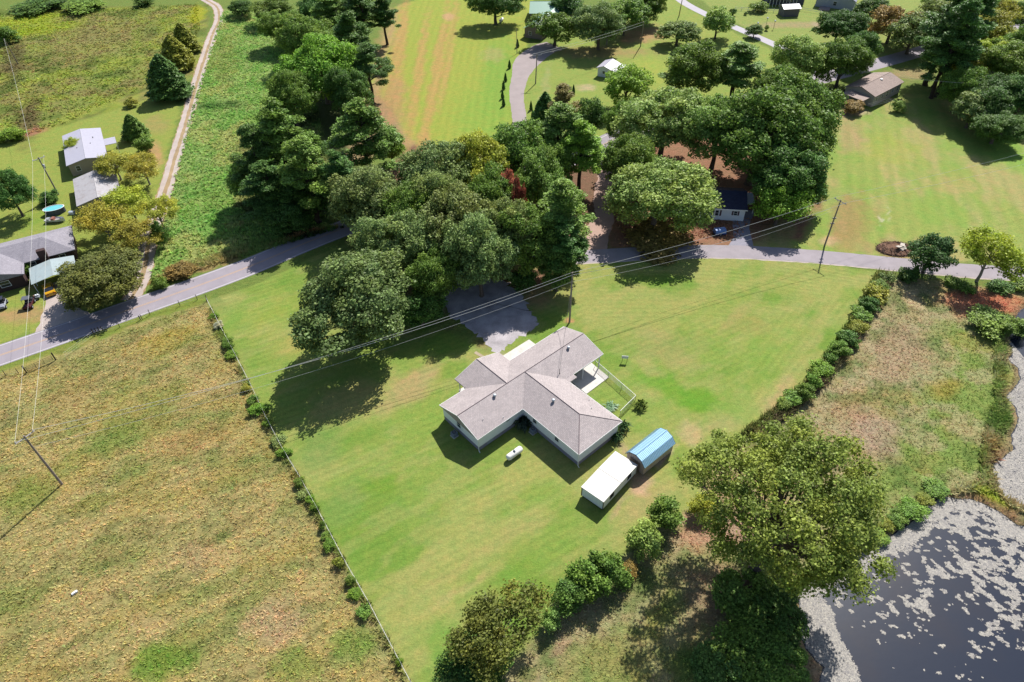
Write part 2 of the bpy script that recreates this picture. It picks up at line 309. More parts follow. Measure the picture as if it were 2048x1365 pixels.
# right field is green towards the pond
gz = sm(polysd(wx, wy, W([(1800, 1010), (1680, 1130), (1580, 1170), (1560, 1400), (1300, 1500), (1100, 1380), (1250, 1180), (1700, 1000), (1740, 880), (1830, 780), (1880, 640), (1980, 600), (2500, 600), (2500, 1200), (1900, 1000)])), 7)
vary(fR*gz, S(148, 170, 86), .0, .2, 5, 61, .95)
vary(fR, S(190, 166, 100), .58, .1, 5, 62, .4); vary(fR, S(206, 186, 152), .54, .1, 4, 63, .5*(1)); vary(fR, S(104, 132, 64), .58, .1, 3, 64, .6)
tcz = sm(polysd(X, Y, W([(735, 170), (790, 15), (1000, -60), (1075, -60), (1055, 90), (1030, 140), (1030, 262), (960, 300), (820, 310), (785, 220)])), 2)
TANF = S(204, 160, 104)
for (x, y, rx, ry, an, cc, am) in [
    (800, 90, 14, 150, -8, TANF, .75), (838, 140, 11, 170, -9, TANF, .7), (875, 130, 11, 190, -10, TANF, .72), (905, 60, 9, 110, -9, TANF, .5),
    (785, 200, 30, 60, 0, S(196, 150, 112), .6), (845, 280, 14, 30, -5, TANF, .7), (890, 160, 8, 60, -12, TANF, .5), (775, 70, 20, 70, -10, S(200, 160, 120), .5),
    (895, 33, 12, 8, 0, S(214, 170, 130), .8), (1000, 150, 40, 110, 0, S(134, 178, 72), .7), (960, 230, 50, 60, 0, S(144, 182, 74), .6), (985, 110, 25, 15, 0, S(190, 170, 120), .5),
    # house lawn
    (690, 800, 80, 40, 25, S(190, 176, 112), .6), (820, 770, 70, 30, 35, S(190, 168, 118), .85), (910, 740, 40, 14, 20, S(124, 160, 58), .7), (850, 850, 60, 50, 0, S(146, 172, 76), .5),
    (640, 900, 40, 70, -30, S(128, 158, 84), .6), (690, 1010, 40, 60, -30, S(132, 160, 84), .5), (760, 970, 40, 26, 0, S(122, 160, 52), .7), (750, 1090, 60, 25, 0, S(124, 158, 62), .4),
    (800, 1150, 150, 12, 22, S(178, 176, 104), .6), (960, 1110, 190, 10, 30, S(176, 170, 104), .55), (930, 1180, 120, 10, 28, S(190, 176, 116), .6), (880, 1290, 40, 60, 0, S(112, 168, 60), .6),
    (1120, 1080, 120, 40, 30, S(122, 164, 58), .5), (1040, 960, 60, 25, 30, S(176, 174, 98), .5), (1190, 1020, 20, 20, 0, S(120, 158, 58), .4), (1290, 1010, 60, 22, 35, S(188, 170, 116), .6),
    (1360, 920, 28, 34, 0, S(120, 160, 52), .5), (1382, 868, 22, 26, 0, S(200, 176, 130), .8), (1395, 800, 60, 20, -15, S(110, 164, 44), .85), (1330, 770, 80, 22, -35, S(120, 166, 54), .7),
    (1290, 735, 40, 12, -35, S(190, 176, 120), .5), (1330, 700, 70, 40, -20, S(176, 166, 108), .6), (1400, 620, 120, 50, 0, S(172, 174, 96), .4), (1540, 700, 70, 50, 40, S(136, 170, 70), .5),
    (1490, 650, 50, 26, -10, S(168, 160, 92), .5), (1560, 790, 50, 16, 45, S(200, 170, 128), .6), (1500, 610, 90, 10, 40, S(180, 170, 110), .4), (1300, 560, 60, 16, 0, S(112, 156, 48), .7),
    (1180, 600, 60, 50, 0, S(178, 178, 104), .5), (1580, 570, 130, 20, -4, S(176, 178, 100), .5), (1440, 850, 40, 20, 10, S(182, 170, 118), .5), (1470, 820, 50, 30, 0, S(140, 172, 80), .5),
    (1440, 960, 40, 40, 0, S(196, 160, 128), .7), (560, 620, 80, 40, 20, S(160, 176, 76), .5), (600, 690, 60, 20, 10, S(186, 174, 96), .5), (470, 640, 20, 40, -30, S(128, 168, 70), .6), (430, 610, 20, 14, 0, S(126, 150, 80), .5),
    # bare dirt by the sheds
    (1283, 968, 20, 26, -50, S(216, 176, 146), .95), (1328, 912, 12, 28, -40, S(214, 182, 160), .9), (1240, 1010, 10, 40, -45, S(196, 166, 130), .7), (1250, 905, 10, 10, 0, S(200, 170, 140), .6),
    (1030, 560, 60, 18, 0, S(180, 130, 112), .8), (1080, 600, 30, 20, 0, S(196, 160, 120), .6), (885, 600, 14, 30, 0, S(170, 146, 140), .7), (1132, 640, 8, 5, 0, S(206, 156, 112), .9), (990, 718, 24, 8, -25, S(204, 178, 130), .8), (1002, 712, 14, 10, 0, S(186, 182, 160), .6), (1140, 480, 60, 24, 0, S(204, 160, 138), .5),
    # field left
    (165, 1290, 10, 6, 0, S(214, 160, 124), .7), (300, 1250, 60, 40, 0, S(206, 180, 130), .4), (330, 1320, 70, 34, 20, S(124, 158, 60), .85), (390, 1110, 60, 30, 0, S(212, 180, 140), .45), (600, 1330, 60, 40, -20, S(138, 160, 74), .6),
    (700, 1290, 40, 40, 0, S(126, 160, 66), .7), (560, 1240, 60, 50, 0, S(214, 176, 146), .5), (60, 1000, 60, 40, 20, S(138, 156, 70), .6), (240, 870, 60, 26, 20, S(134, 158, 74), .6), (330, 790, 60, 22, 20, S(150, 160, 78), .5), (40, 1200, 60, 40, 10, S(130, 150, 70), .5),
    (100, 1345, 70, 30, 10, S(170, 150, 80), .5), (440, 1080, 30, 12, 20, S(110, 130, 66), .6), (380, 880, 70, 30, 10, S(204, 160, 110), .4), (340, 680, 70, 22, 20, S(180, 164, 70), .5), (150, 790, 60, 30, 20, S(200, 164, 110), .4),
    # field right
    (1830, 600, 30, 16, -40, S(222, 196, 158), .8), (1750, 870, 50, 60, 30, S(206, 170, 156), .6), (1700, 820, 40, 30, 30, S(196, 156, 112), .4), (1800, 700, 60, 60, 30, S(196, 162, 138), .5), (1885, 780, 36, 24, 0, S(190, 160, 74), .5),
    (1970, 600, 80, 22, -5, S(220, 140, 110), .95), (1920, 618, 22, 20, -40, S(214, 150, 122), .85), (1985, 1000, 50, 18, -35, S(176, 192, 44), .85), (2000, 1020, 60, 12, -30, S(170, 110, 76), .6), (1995, 900, 30, 30, 0, S(176, 130, 96), .7), (2010, 830, 20, 60, 0, S(110, 140, 56), .6),
    (1480, 1060, 60, 40, 20, S(206, 168, 148), .9), (1400, 1060, 50, 40, 20, S(214, 168, 140), .9), (1440, 1180, 90, 70, 0, S(190, 156, 136), .7), (1230, 1310, 100, 60, 0, S(182, 172, 108), .6), (1390, 1250, 50, 50, 0, S(176, 160, 116), .5), (1650, 1345, 40, 30, -50, S(216, 182, 156), .9),
    (1545, 1170, 40, 30, 0, S(110, 130, 70), .6), (1860, 980, 60, 14, 35, S(110, 140, 50), .5), (1120, 1290, 26, 10, 40, S(206, 166, 140), .6),
    # upper right lawns
    (1660, 480, 26, 10, 0, S(216, 180, 140), .9), (1700, 440, 40, 60, -10, S(178, 146, 100), .75), (1720, 490, 40, 10, -10, S(180, 160, 104), .6), (1790, 500, 40, 18, -10, S(176, 136, 108), .8), (1700, 270, 30, 40, 0, S(190, 160, 120), .6), (1780, 300, 60, 40, 0, S(172, 180, 80), .5),
    (1900, 370, 50, 20, 0, S(190, 170, 110), .4), (1985, 268, 28, 10, 0, S(186, 150, 130), .9), (2010, 300, 60, 30, -30, S(132, 186, 66), .6), (1710, 225, 34, 10, 0, S(206, 176, 156), .8), (1900, 220, 60, 20, -20, S(200, 170, 120), .5), (1850, 215, 60, 30, 0, S(128, 170, 70), .5),
    (1755, 440, 3, 10, 0, S(226, 214, 190), .7), (1775, 430, 3, 16, 0, S(206, 200, 170), .5),
    # upper middle
    (1290, 70, 60, 16, 8, S(196, 150, 116), .8), (1200, 105, 100, 12, 0, S(180, 150, 106), .7), (1170, 175, 22, 8, 0, S(206, 184, 150), .75), (1090, 180, 8, 60, -10, S(176, 176, 120), .5), (1360, 180, 60, 26, 0, S(172, 180, 84), .4), (1300, 140, 40, 30, 0, S(180, 190, 80), .5),
    (1200, 290, 26, 12, 20, S(134, 176, 56), .7), (1210, 355, 14, 40, -6, S(204, 166, 144), .7), (1590, 50, 90, 6, 0, S(184, 160, 126), .7), (1650, 55, 30, 8, -25, S(196, 170, 150), .7), (1820, 150, 50, 12, 0, S(196, 160, 130), .6), (1400, 60, 30, 30, 0, S(176, 176, 92), .4),
    # upper left
    (60, 240, 26, 50, -10, S(112, 96, 66), .85), (30, 120, 26, 50, -5, S(104, 90, 62), .7), (75, 262, 26, 8, 20, S(190, 132, 110), .8), (80, 60, 90, 14, 8, S(160, 176, 44), .9), (60, 40, 70, 12, 8, S(170, 184, 50), .8), (190, 75, 120, 40, 10, S(158, 146, 94), .6), (280, 90, 12, 60, 8, S(156, 168, 76), .6),
    (395, 30, 16, 24, -20, S(178, 180, 40), .8), (310, 310, 16, 30, 0, S(208, 160, 120), .8), (310, 250, 30, 20, 0, S(180, 158, 104), .6), (190, 215, 90, 10, 24, S(170, 180, 76), .7), (40, 630, 80, 16, 0, S(196, 156, 114), .8), (40, 580, 50, 14, 0, S(126, 156, 72), .6), (50, 575, 30, 8, 0, S(184, 148, 100), .5),
    (70, 440, 40, 20, 20, S(140, 170, 66), .6), (440, 210, 60, 8, 0, S(70, 110, 46), .7), (400, 330, 40, 40, 0, S(144, 176, 96), .5), (450, 120, 30, 60, 0, S(150, 158, 84), .5), (400, 430, 50, 40, 0, S(104, 170, 70), .5),
]: blob(x, y, rx, ry, an, cc, am)
# pond basins
def ragged(P, amp, seed):
    out = []
    for i in range(len(P)):
        a_, b_ = P[i], P[(i+1) % len(P)]; k = max(1, int(np.linalg.norm(b_-a_)/.8))
        for j in range(k): out.append(a_+(b_-a_)*j/k)
    out = np.array(out); s_ = np.arange(len(out))*.8
    out[:, 0] += amp*(fbm(s_/3, s_*0+1, seed, 4)-.5)*2; out[:, 1] += amp*(fbm(s_/3, s_*0+7, seed+3, 4)-.5)*2; return out
PW = ragged(W(POND, WATERZ), 1.6, 81); PW2 = ragged(W(POND2, WATERZ), 1.4, 83)
SD1 = polysd(X, Y, PW); SD2 = polysd(X, Y, PW2)
sdp = np.maximum(SD1, SD2)
lum_ = COL.mean(-1, keepdims=True); COL[:] = COL*.96+lum_*.04
Z = np.where(sdp > -2, -np.clip((sdp+.9)/2.4, 0, 1)*1.1, 0)
mud = sm(-np.abs(sdp+.2)+.7, .8); COL[:] = COL*(1-mud[..., None]*.7)+S(176, 146, 118)*mud[..., None]*.7
# mowing stripes: phase in metres across the stripe
def unit(a, b): d = (G(*b)-G(*a))[:2]; return d/np.linalg.norm(d)
def across(a, b): d = unit(a, b); return X*(-d[1])+Y*d[0]
ph1 = across((700, 1150), (1100, 960)); ph2 = across((1280, 560), (1700, 575))+.004*(X-30)**2; ph3 = across((1560, 790), (1700, 600))
h1 = G(1380, 650); rad = np.hypot((X-h1[0])*.8, Y-h1[1])
z2 = sm(polysd(X, Y, W([(1180, 520), (1780, 540), (1700, 640), (1180, 640)])), 8); z3 = sm(polysd(X, Y, W([(1560, 620), (1760, 560), (1560, 840), (1440, 860)])), 10)
zc = sm(polysd(X, Y, W([(1230, 600), (1560, 600), (1500, 760), (1280, 740)])), 8)
MOW = np.where(z3 > .5, ph3, np.where(z2 > .5, ph2, ph1))
ph4 = across((820, 300), (900, 20)); ph5 = across((1760, 480), (1740, 250))*.4; ph4 = ph4*.5; MOW = np.where(tcz > .5, ph4, np.where(rt > .5, ph5, MOW))
MA = np.maximum(lw*.9, np.maximum(tcz*.8, rt*.9)); edge = np.zeros(X.shape)
# -- ground material
m, nt, n, l, b = newmat('grass_and_soil')
tc = N(nt, 'TexCoord'); o = tc.outputs['Object']
at = N(nt, 'Attribute', attribute_name='tint'); ar = N(nt, 'Attribute', attribute_name='rough'); am_ = N(nt, 'Attribute', attribute_name='mow'); aa = N(nt, 'Attribute', attribute_name='mowamt')
RG = ar.outputs['Fac']
mp = N(nt, 'Mapping'); l.new(o, mp.inputs[0]); mp.inputs['Rotation'].default_value = (0, 0, R(-25)); mp.inputs['Scale'].default_value = (.5, 1.1, 1)
nf = noise(nt, o, 4.5, 5, .8); nff = noise(nt, o, 2.2, 6, .85); nm = noise(nt, o, .9, 5, .65); ns = noise(nt, mp.outputs[0], 1.5, 5, .7); nl = noise(nt, o, .12, 3, .5)
ncl = noise(nt, mp.outputs[0], 5., 3, .6)
# lawn detail
lawnd = math_(nt, 'MULTIPLY', math_(nt, 'MULTIPLY', ramp(nt, nf, .3, .7, .8, 1.2), ramp(nt, nff, .3, .7, .84, 1.16)), ramp(nt, nm, .25, .75, .88, 1.12))
ruff = math_(nt, 'MULTIPLY', ramp(nt, ns, .3, .7, .74, 1.26), ramp(nt, ncl, .3, .7, .76, 1.24))
det = N(nt, 'Mix', data_type='FLOAT'); l.new(RG, det.inputs[0]); l.new(lawnd, det.inputs[2]); l.new(ruff, det.inputs[3])
c = scalec(nt, at.outputs['Color'], det.outputs[0])
hv = ramp(nt, noise(nt, o, .45, 8, .8), .35, .68, 0., 1.)
warm = N(nt, 'VectorMath', operation='MULTIPLY'); l.new(c, warm.inputs[0]); warm.inputs[1].default_value = (1.16, .97, .95)
cool = N(nt, 'VectorMath', operation='MULTIPLY'); l.new(c, cool.inputs[0]); cool.inputs[1].default_value = (.86, 1.03, .88)
c = mixc(nt, hv, cool.outputs[0], warm.outputs[0])
wv = math_(nt, 'SINE', math_(nt, 'ADD', math_(nt, 'MULTIPLY', am_.outputs['Fac'], 5.2), math_(nt, 'MULTIPLY', nm, 3.)))
wv = math_(nt, 'MULTIPLY', math_(nt, 'MULTIPLY', wv, aa.outputs['Fac']), ramp(nt, nl, .35, .65, .01, .075))
c = scalec(nt, c, math_(nt, 'ADD', wv, 1.))
l.new(c, b.inputs['Base Color']); b.inputs['Roughness'].default_value = .95; b.inputs['Specular IOR Level'].default_value = .1
bp = N(nt, 'Bump', _Distance=.35); l.new(math_(nt, 'ADD', math_(nt, 'ADD', ns, nff), math_(nt, 'MULTIPLY', ncl, .5)), bp.inputs['Height']); l.new(ramp(nt, RG, 0, 1, .3, .75), bp.inputs['Strength']); l.new(bp.outputs[0], b.inputs['Normal'])
GRASSM = m
nx, ny = X.shape
V = np.stack([X, Y, Z], -1).reshape(-1, 3)
idx = np.arange(nx*ny).reshape(nx, ny); F = np.stack([idx[:-1, :-1], idx[1:, :-1], idx[1:, 1:], idx[:-1, 1:]], -1).reshape(-1, 4)
ca = np.concatenate([COL.reshape(-1, 3), np.ones((nx*ny, 1))], 1)
g = npmesh('ground', V, F, GRASSM, {'tint': ('POINT', 'FLOAT_COLOR', ca), 'rough': ('POINT', 'FLOAT', ROUGH), 'mow': ('POINT', 'FLOAT', MOW), 'mowamt': ('POINT', 'FLOAT', MA)}, smooth=True)
tag(g, kind='structure')
def ground_col(px, py):
    i = np.clip(np.searchsorted(gx, px), 0, nx-1); j = np.clip(np.searchsorted(gy, py), 0, ny-1); return COL[i, j], sdp[i, j]
# ---------------------------------------------------------------- roads and paths
def spline(pts, step=1.2):
    P = [np.array(p[:2], float) for p in pts]; P = [2*P[0]-P[1]]+P+[2*P[-1]-P[-2]]; out = []
    for i in range(1, len(P)-2):
        n_ = max(2, int(np.linalg.norm(P[i+1]-P[i])/step))
        for k in range(n_):
            t = k/n_; out.append(.5*((2*P[i])+(-P[i-1]+P[i+1])*t+(2*P[i-1]-5*P[i]+4*P[i+1]-P[i+2])*t*t+(-P[i-1]+3*P[i]-3*P[i+1]+P[i+2])*t**3))
    out.append(P[-2]); return np.array(out)
def ribbon(name, path, wid, z, mt, off=0., ragged=0., seed=0, parent=None):
    P = spline(path, .5 if ragged else 1.5); T = np.gradient(P, axis=0); T /= np.linalg.norm(T, axis=1)[:, None]; Nn = np.stack([-T[:, 1], T[:, 0]], 1)
    rs = np.random.RandomState(seed); w_ = np.interp(np.arange(len(P)), np.linspace(0, len(P)-1, len(wid)), wid) if hasattr(wid, '__len__') else np.full(len(P), wid)
    s_ = np.arange(len(P))*.5
    ja = ragged*((fbm(s_/1.3, s_*0, seed+1, 4)-.5)*3); jb = ragged*((fbm(s_/1.3, s_*0+9, seed+2, 4)-.5)*3)
    A = P+Nn*(off+w_/2+ja)[:, None]; B = P+Nn*(off-w_/2-jb)[:, None]
    V = np.zeros((len(P)*2, 3)); V[0::2, :2] = B; V[1::2, :2] = A; V[:, 2] = z
    i = np.arange(len(P)-1)*2; F = np.stack([i, i+2, i+3, i+1], 1)
    return npmesh(name, V, F, mt, parent=parent)
def roadmat(name, col, g1=.1, patches=.1, scale=1., spec=.25):
    m, nt, n, l, b = newmat(name); o = N(nt, 'TexCoord').outputs['Object']
    f = math_(nt, 'MULTIPLY', ramp(nt, noise(nt, o, 9*scale, 4, .7), .3, .7, 1-g1, 1+g1), ramp(nt, noise(nt, o, .35*scale, 5, .6), .3, .7, 1-patches, 1+patches))
    l.new(scalec(nt, tuple(col), f), b.inputs['Base Color']); b.inputs['Roughness'].default_value = .9; b.inputs['Specular IOR Level'].default_value = spec
    bp = N(nt, 'Bump', _Strength=.3, _Distance=.03); l.new(noise(nt, o, 14*scale, 3), bp.inputs['Height']); l.new(bp.outputs[0], b.inputs['Normal'])
    return m
ASPH = roadmat('worn_asphalt', S(182, 173, 182), .07, .09, 1.); ASPH2 = roadmat('lane_asphalt', S(184, 174, 180), .07, .1, 1.)
GRAV = roadmat('gravel', S(206, 198, 202), .3, .3); GRAVL = roadmat('pale_gravel', S(214, 198, 190), .16, .12); DIRT = roadmat('packed_dirt', S(206, 172, 156), .14, .14)
WPAINT = mat('white_road_paint', S(236, 232, 236), .7, .12, 4); YPAINT = mat('yellow_road_paint', S(224, 186, 150), .7, .12, 4)
RP = [G(*p) for p in [(-420, 850), (-200, 780), (0, 711), (130, 666), (250, 623), (390, 574), (500, 533), (600, 491), (690, 456), (800, 420), (930, 385), (1080, 340), (1180, 302), (1245, 270), (1400, 228), (1540, 186), (1640, 158), (1790, 118), (2048, 45), (2300, -10)]]
tag(ribbon('road', RP, 6.3, .012, ASPH), kind='structure')
for nm_, of, wd_, mt in (('road_edge_line', 2.8, .16, WPAINT), ('road_edge_line', -2.8, .16, WPAINT), ('road_centre_line', .13, .12, YPAINT), ('road_centre_line', -.13, .12, YPAINT)):
    tag(ribbon(nm_, RP[:14], wd_, .017, mt, off=of, ragged=.015, seed=int(of*10+50)), kind='structure')
LANE = [G(*p) for p in [(1060, 505), (1130, 514), (1200, 512), (1300, 506), (1400, 503), (1500, 505), (1640, 514), (1800, 529), (1930, 541), (2048, 548), (2300, 560), (2600, 575)]]
tag(ribbon('lane', LANE, 4.4, .012, ASPH2, ragged=.05, seed=3), kind='structure')
tag(ribbon('lane_shoulder', LANE, .35, .007, GRAVL, off=-2.35, ragged=.12, seed=4), kind='structure')
tag(ribbon('dirt_lane', [G(*p) for p in [(1168, 516), (1190, 470), (1208, 430), (1205, 385), (1215, 345), (1200, 306)]], [9, 5.5, 4.2, 4, 4, 6], .008, DIRT, ragged=.3, seed=6), kind='structure')
tag(ribbon('driveway', [G(*p) for p in [(1225, 286), (1100, 320), (1045, 285), (1038, 230), (1034, 180), (1052, 128), (1085, 100), (1110, 92)]], [3.5, 3.5, 3.6, 3.8, 4, 5, 9, 9], .009, roadmat('drive_asphalt', S(186, 172, 170), .07, .08), ragged=.12, seed=7), kind='structure')
tag(ribbon('narrow_road', [G(*p) for p in [(1330, -25), (1372, 8), (1440, 42), (1500, 68), (1560, 95), (1600, 120), (1640, 150)]], 3.6, .009, roadmat('pale_asphalt', S(212, 206, 214), .05, .05), ragged=.05, seed=8), kind='structure')
tag(ribbon('house_driveway', [G(*p) for p in [(1480, 510), (1485, 478), (1482, 445), (1496, 420)]], [6.5, 3.6, 3.4, 3.4], .009, roadmat('blue_grey_gravel', S(170, 166, 180), .08, .1), ragged=.15, seed=9), kind='structure')
tag(ribbon('gravel_pad', [G(*p) for p in [(110, 565), (118, 600), (124, 640), (135, 668)]], [4, 4.5, 7, 12], .008, GRAVL, ragged=.3, seed=10), kind='structure')
TR = [G(*p) for p in [(262, 600), (282, 560), (292, 520), (300, 470), (318, 420), (335, 370), (352, 310), (372, 245), (390, 180), (405, 130), (425, 70), (438, 40), (434, 15), (415, 2), (395, -8)]]
tt = empty('two_track_path', (0, 0, 0)); tag(tt, kind='structure')
ribbon('wheel_track', TR, 1.15, .009, GRAVL, off=1.0, ragged=.16, seed=12, parent=tt); ribbon('wheel_track', TR, 1.15, .009, GRAVL, off=-1.0, ragged=.16, seed=13, parent=tt)
ribbon('dirt_strip', TR, 3.6, .005, roadmat('dusty_soil', S(186, 160, 122), .16, .2), ragged=.3, seed=14, parent=tt)
# gravel yard in front of the garage
def sheet(name, pts, z, mt, thick=0, rag=0, seed=0, kind='structure', parent=None):
    P = np.array([p[:2] for p in pts]); out = []
    for i in range(len(P)):
        a, b2 = P[i], P[(i+1) % len(P)]; k = max(1, int(np.linalg.norm(b2-a)/.5)) if rag else 1
        for j in range(k): out.append(a+(b2-a)*j/k)
    out = np.array(out)
    if rag: out = out+rag*np.random.RandomState(seed).randn(*out.shape)
    mb = MB(); mb.extrude([tuple(p) for p in out], z-max(thick, .004), z) if thick else mb.add([(p[0], p[1], z) for p in out], [tuple(range(len(out)))])
    o = mb.build(name, mt, parent); 
    if kind: tag(o, kind=kind)
    return o
sheet('gravel_yard', W([(880, 590), (905, 560), (950, 555), (1000, 560), (1040, 585), (1062, 625), (1078, 650), (1012, 694), (998, 708), (985, 703), (955, 668), (925, 648), (900, 630)])[::-1], .012, GRAV, rag=.3, seed=2)
# ---------------------------------------------------------------- water
m, nt, n, l, b = newmat('pond_water'); o = N(nt, 'TexCoord').outputs['Object']
wc = mixc(nt, ramp(nt, noise(nt, o, .12, 4), .45, .7, 0, .5), tuple(S(44, 52, 70)), tuple(S(62, 58, 64)))
l.new(wc, b.inputs['Base Color']); b.inputs['Roughness'].default_value = .22; b.inputs['Specular IOR Level'].default_value = .4
bp = N(nt, 'Bump', _Strength=.06, _Distance=.05); l.new(noise(nt, o, 1.5, 3), bp.inputs['Height']); l.new(bp.outputs[0], b.inputs['Normal'])
WATERM = m
for P in (PW, PW2):
    c0 = P.mean(0)[:2]; pts = [(c0+(p[:2]-c0)*1.03) for p in P]
    o = MB().add([(p[0], p[1], WATERZ) for p in pts], [tuple(range(len(pts)))]).build('water', WATERM); tag(o, kind='structure')
def algae(name, P, n, dens, seed, label):
    rs = np.random.RandomState(seed); lo = P[:, :2].min(0); hi = P[:, :2].max(0)
    xx = rs.uniform(lo[0], min(hi[0], 85), n); yy = rs.uniform(max(lo[1], 24), hi[1], n)
    sdv = polysd(xx, yy, P); k = dens(xx, yy, sdv); ok = (sdv > .05-.3*0) & (rs.rand(n) < k)
    xx, yy, sdv = xx[ok], yy[ok], sdv[ok]; nn = len(xx); r = rs.uniform(.035, .1, nn)*rs.uniform(.6, 1.6, nn)
    ang = rs.uniform(0, 6.28, nn); K = 7; th = np.arange(K)*2*PI/K
    rr = r[:, None]*rs.uniform(.6, 1.3, (nn, K)); el = rs.uniform(.6, 1., nn)[:, None]
    px = rr*np.cos(th); py = rr*np.sin(th)*el; ca, sa = np.cos(ang)[:, None], np.sin(ang)[:, None]
    V = np.zeros((nn, K, 3)); V[..., 0] = xx[:, None]+px*ca-py*sa; V[..., 1] = yy[:, None]+px*sa+py*ca; V[..., 2] = WATERZ+.006+rs.uniform(0, .03, nn)[:, None]
    F = np.arange(nn*K).reshape(nn, K)
    a = rs.rand(nn)
    return tag(npmesh(name, V.reshape(-1, 3), F, ALG, {'lv': ('FACE', 'FLOAT', a)}), label, 'algae', kind='stuff')
m, nt, n, l, b = newmat('algae_mat'); a = N(nt, 'Attribute', attribute_name='lv')
l.new(mixc(nt, a.outputs['Fac'], tuple(S(150, 146, 146)), tuple(S(214, 206, 192))), b.inputs['Base Color']); b.inputs['Roughness'].default_value = .8; ALG = m
def dens1(x, y, s):
    u = (x*.8+y*.6)/4.5; v = (-x*.6+y*.8)/2.6
    base = fbm(u, v, 71, 4); fine = fbm(x/.75+y/1.6, y/.6, 73, 3)
    right = np.clip((y-G(1900, 1180, WATERZ)[1])/6, -1, 1)*.05+np.clip((x-G(1850, 1200)[0])/14, -1, 1)*.05
    mid = np.clip((base*.42+fine*.58+right*1.3-.575)/.05, 0, 1)
    shore_w = 1.3+1.9*fbm(x/3, y/3, 75, 3)+3.2*np.clip((G(1700, 1230)[0]-x)/3, 0, 1)*np.clip((G(1620, 1180)[1]-y)/3, 0, 1)
    sh = np.clip((shore_w-s)/.9, 0, 1)*np.clip(1.25-fbm(x/.5, y/.5, 76, 2)*.7, 0, 1)
    return np.maximum(mid*.9, sh)
algae('algae', PW, 430000, dens1, 5, 'pale algae mats floating on the dark pond')
algae('algae', PW2, 190000, lambda x, y, s: np.clip(1.1-fbm(x/1.2, y/1.2, 79, 3)*.55, 0, 1), 6, 'grey white scum covering the narrow pond arm at the right edge')
# ---------------------------------------------------------------- trees
def leafmat(name, turn=0., trans=.3):
    m, nt, n, l, b = newmat(name)
    oi = N(nt, 'ObjectInfo'); a = N(nt, 'Attribute', attribute_name='lv'); a2 = N(nt, 'Attribute', attribute_name='lobe')
    c = scalec(nt, oi.outputs['Color'], ramp(nt, a.outputs['Fac'], 0, 1, .55, 1.95))
    y = N(nt, 'VectorMath', operation='MULTIPLY'); l.new(c, y.inputs[0]); y.inputs[1].default_value = (1.5, 1.2, .75)
    c = mixc(nt, ramp(nt, a2.outputs['Fac'], .35, 1, 0, .45+turn), c, y.outputs[0])
    if turn:
        q = N(nt, 'VectorMath', operation='MULTIPLY'); l.new(c, q.inputs[0]); q.inputs[1].default_value = (1.5, .95, .6)
        c = mixc(nt, ramp(nt, math_(nt, 'FRACT', math_(nt, 'MULTIPLY', a2.outputs['Fac'], 7.)), .75, 1, 0, turn*.8), c, q.outputs[0])
    l.new(c, b.inputs['Base Color']); b.inputs['Roughness'].default_value = .55; b.inputs['Specular IOR Level'].default_value = .2
    t = N(nt, 'BsdfTranslucent'); l.new(c, t.inputs[0]); mx = N(nt, 'MixShader'); mx.inputs[0].default_value = trans
    l.new(b.outputs[0], mx.inputs[1]); l.new(t.outputs[0], mx.inputs[2]); l.new(mx.outputs[0], n['Material Output'].inputs['Surface'])
    return m
LEAF = leafmat('green_leaves', 0., .38); LEAFT = leafmat('turning_leaves', .1, .4); NEEDLE = leafmat('needles', 0., .25)
BARK = mat('tree_bark', S(122, 108, 98), .95, .3, 3); BARKD = mat('dark_bark', S(84, 72, 64), .95, .3, 3); BARKP = mat('pale_bark', S(176, 168, 158), .95, .2, 3)
def leafquads(P, Nn, size, rs, asp=.75, flat=.55):
    """one bent leaf cluster per point, leaning to the normal"""
    n = len(P); nr = Nn*flat+rs.randn(n, 3)*.5+np.array([0, 0, .35]); nr /= np.linalg.norm(nr, axis=1)[:, None]+1e-9
    a = np.cross(nr, rs.randn(n, 3)); a /= np.linalg.norm(a, axis=1)[:, None]+1e-9; b = np.cross(nr, a)
    s = (size*rs.uniform(.6, 1.35, n))[:, None]
    V = np.stack([P-a*s*.5, P-b*s*.5*asp+nr*s*.08, P+a*s*.5, P+b*s*.5*asp-nr*s*.05], 1)
    return V.reshape(-1, 3), np.arange(n*4).reshape(n, 4)
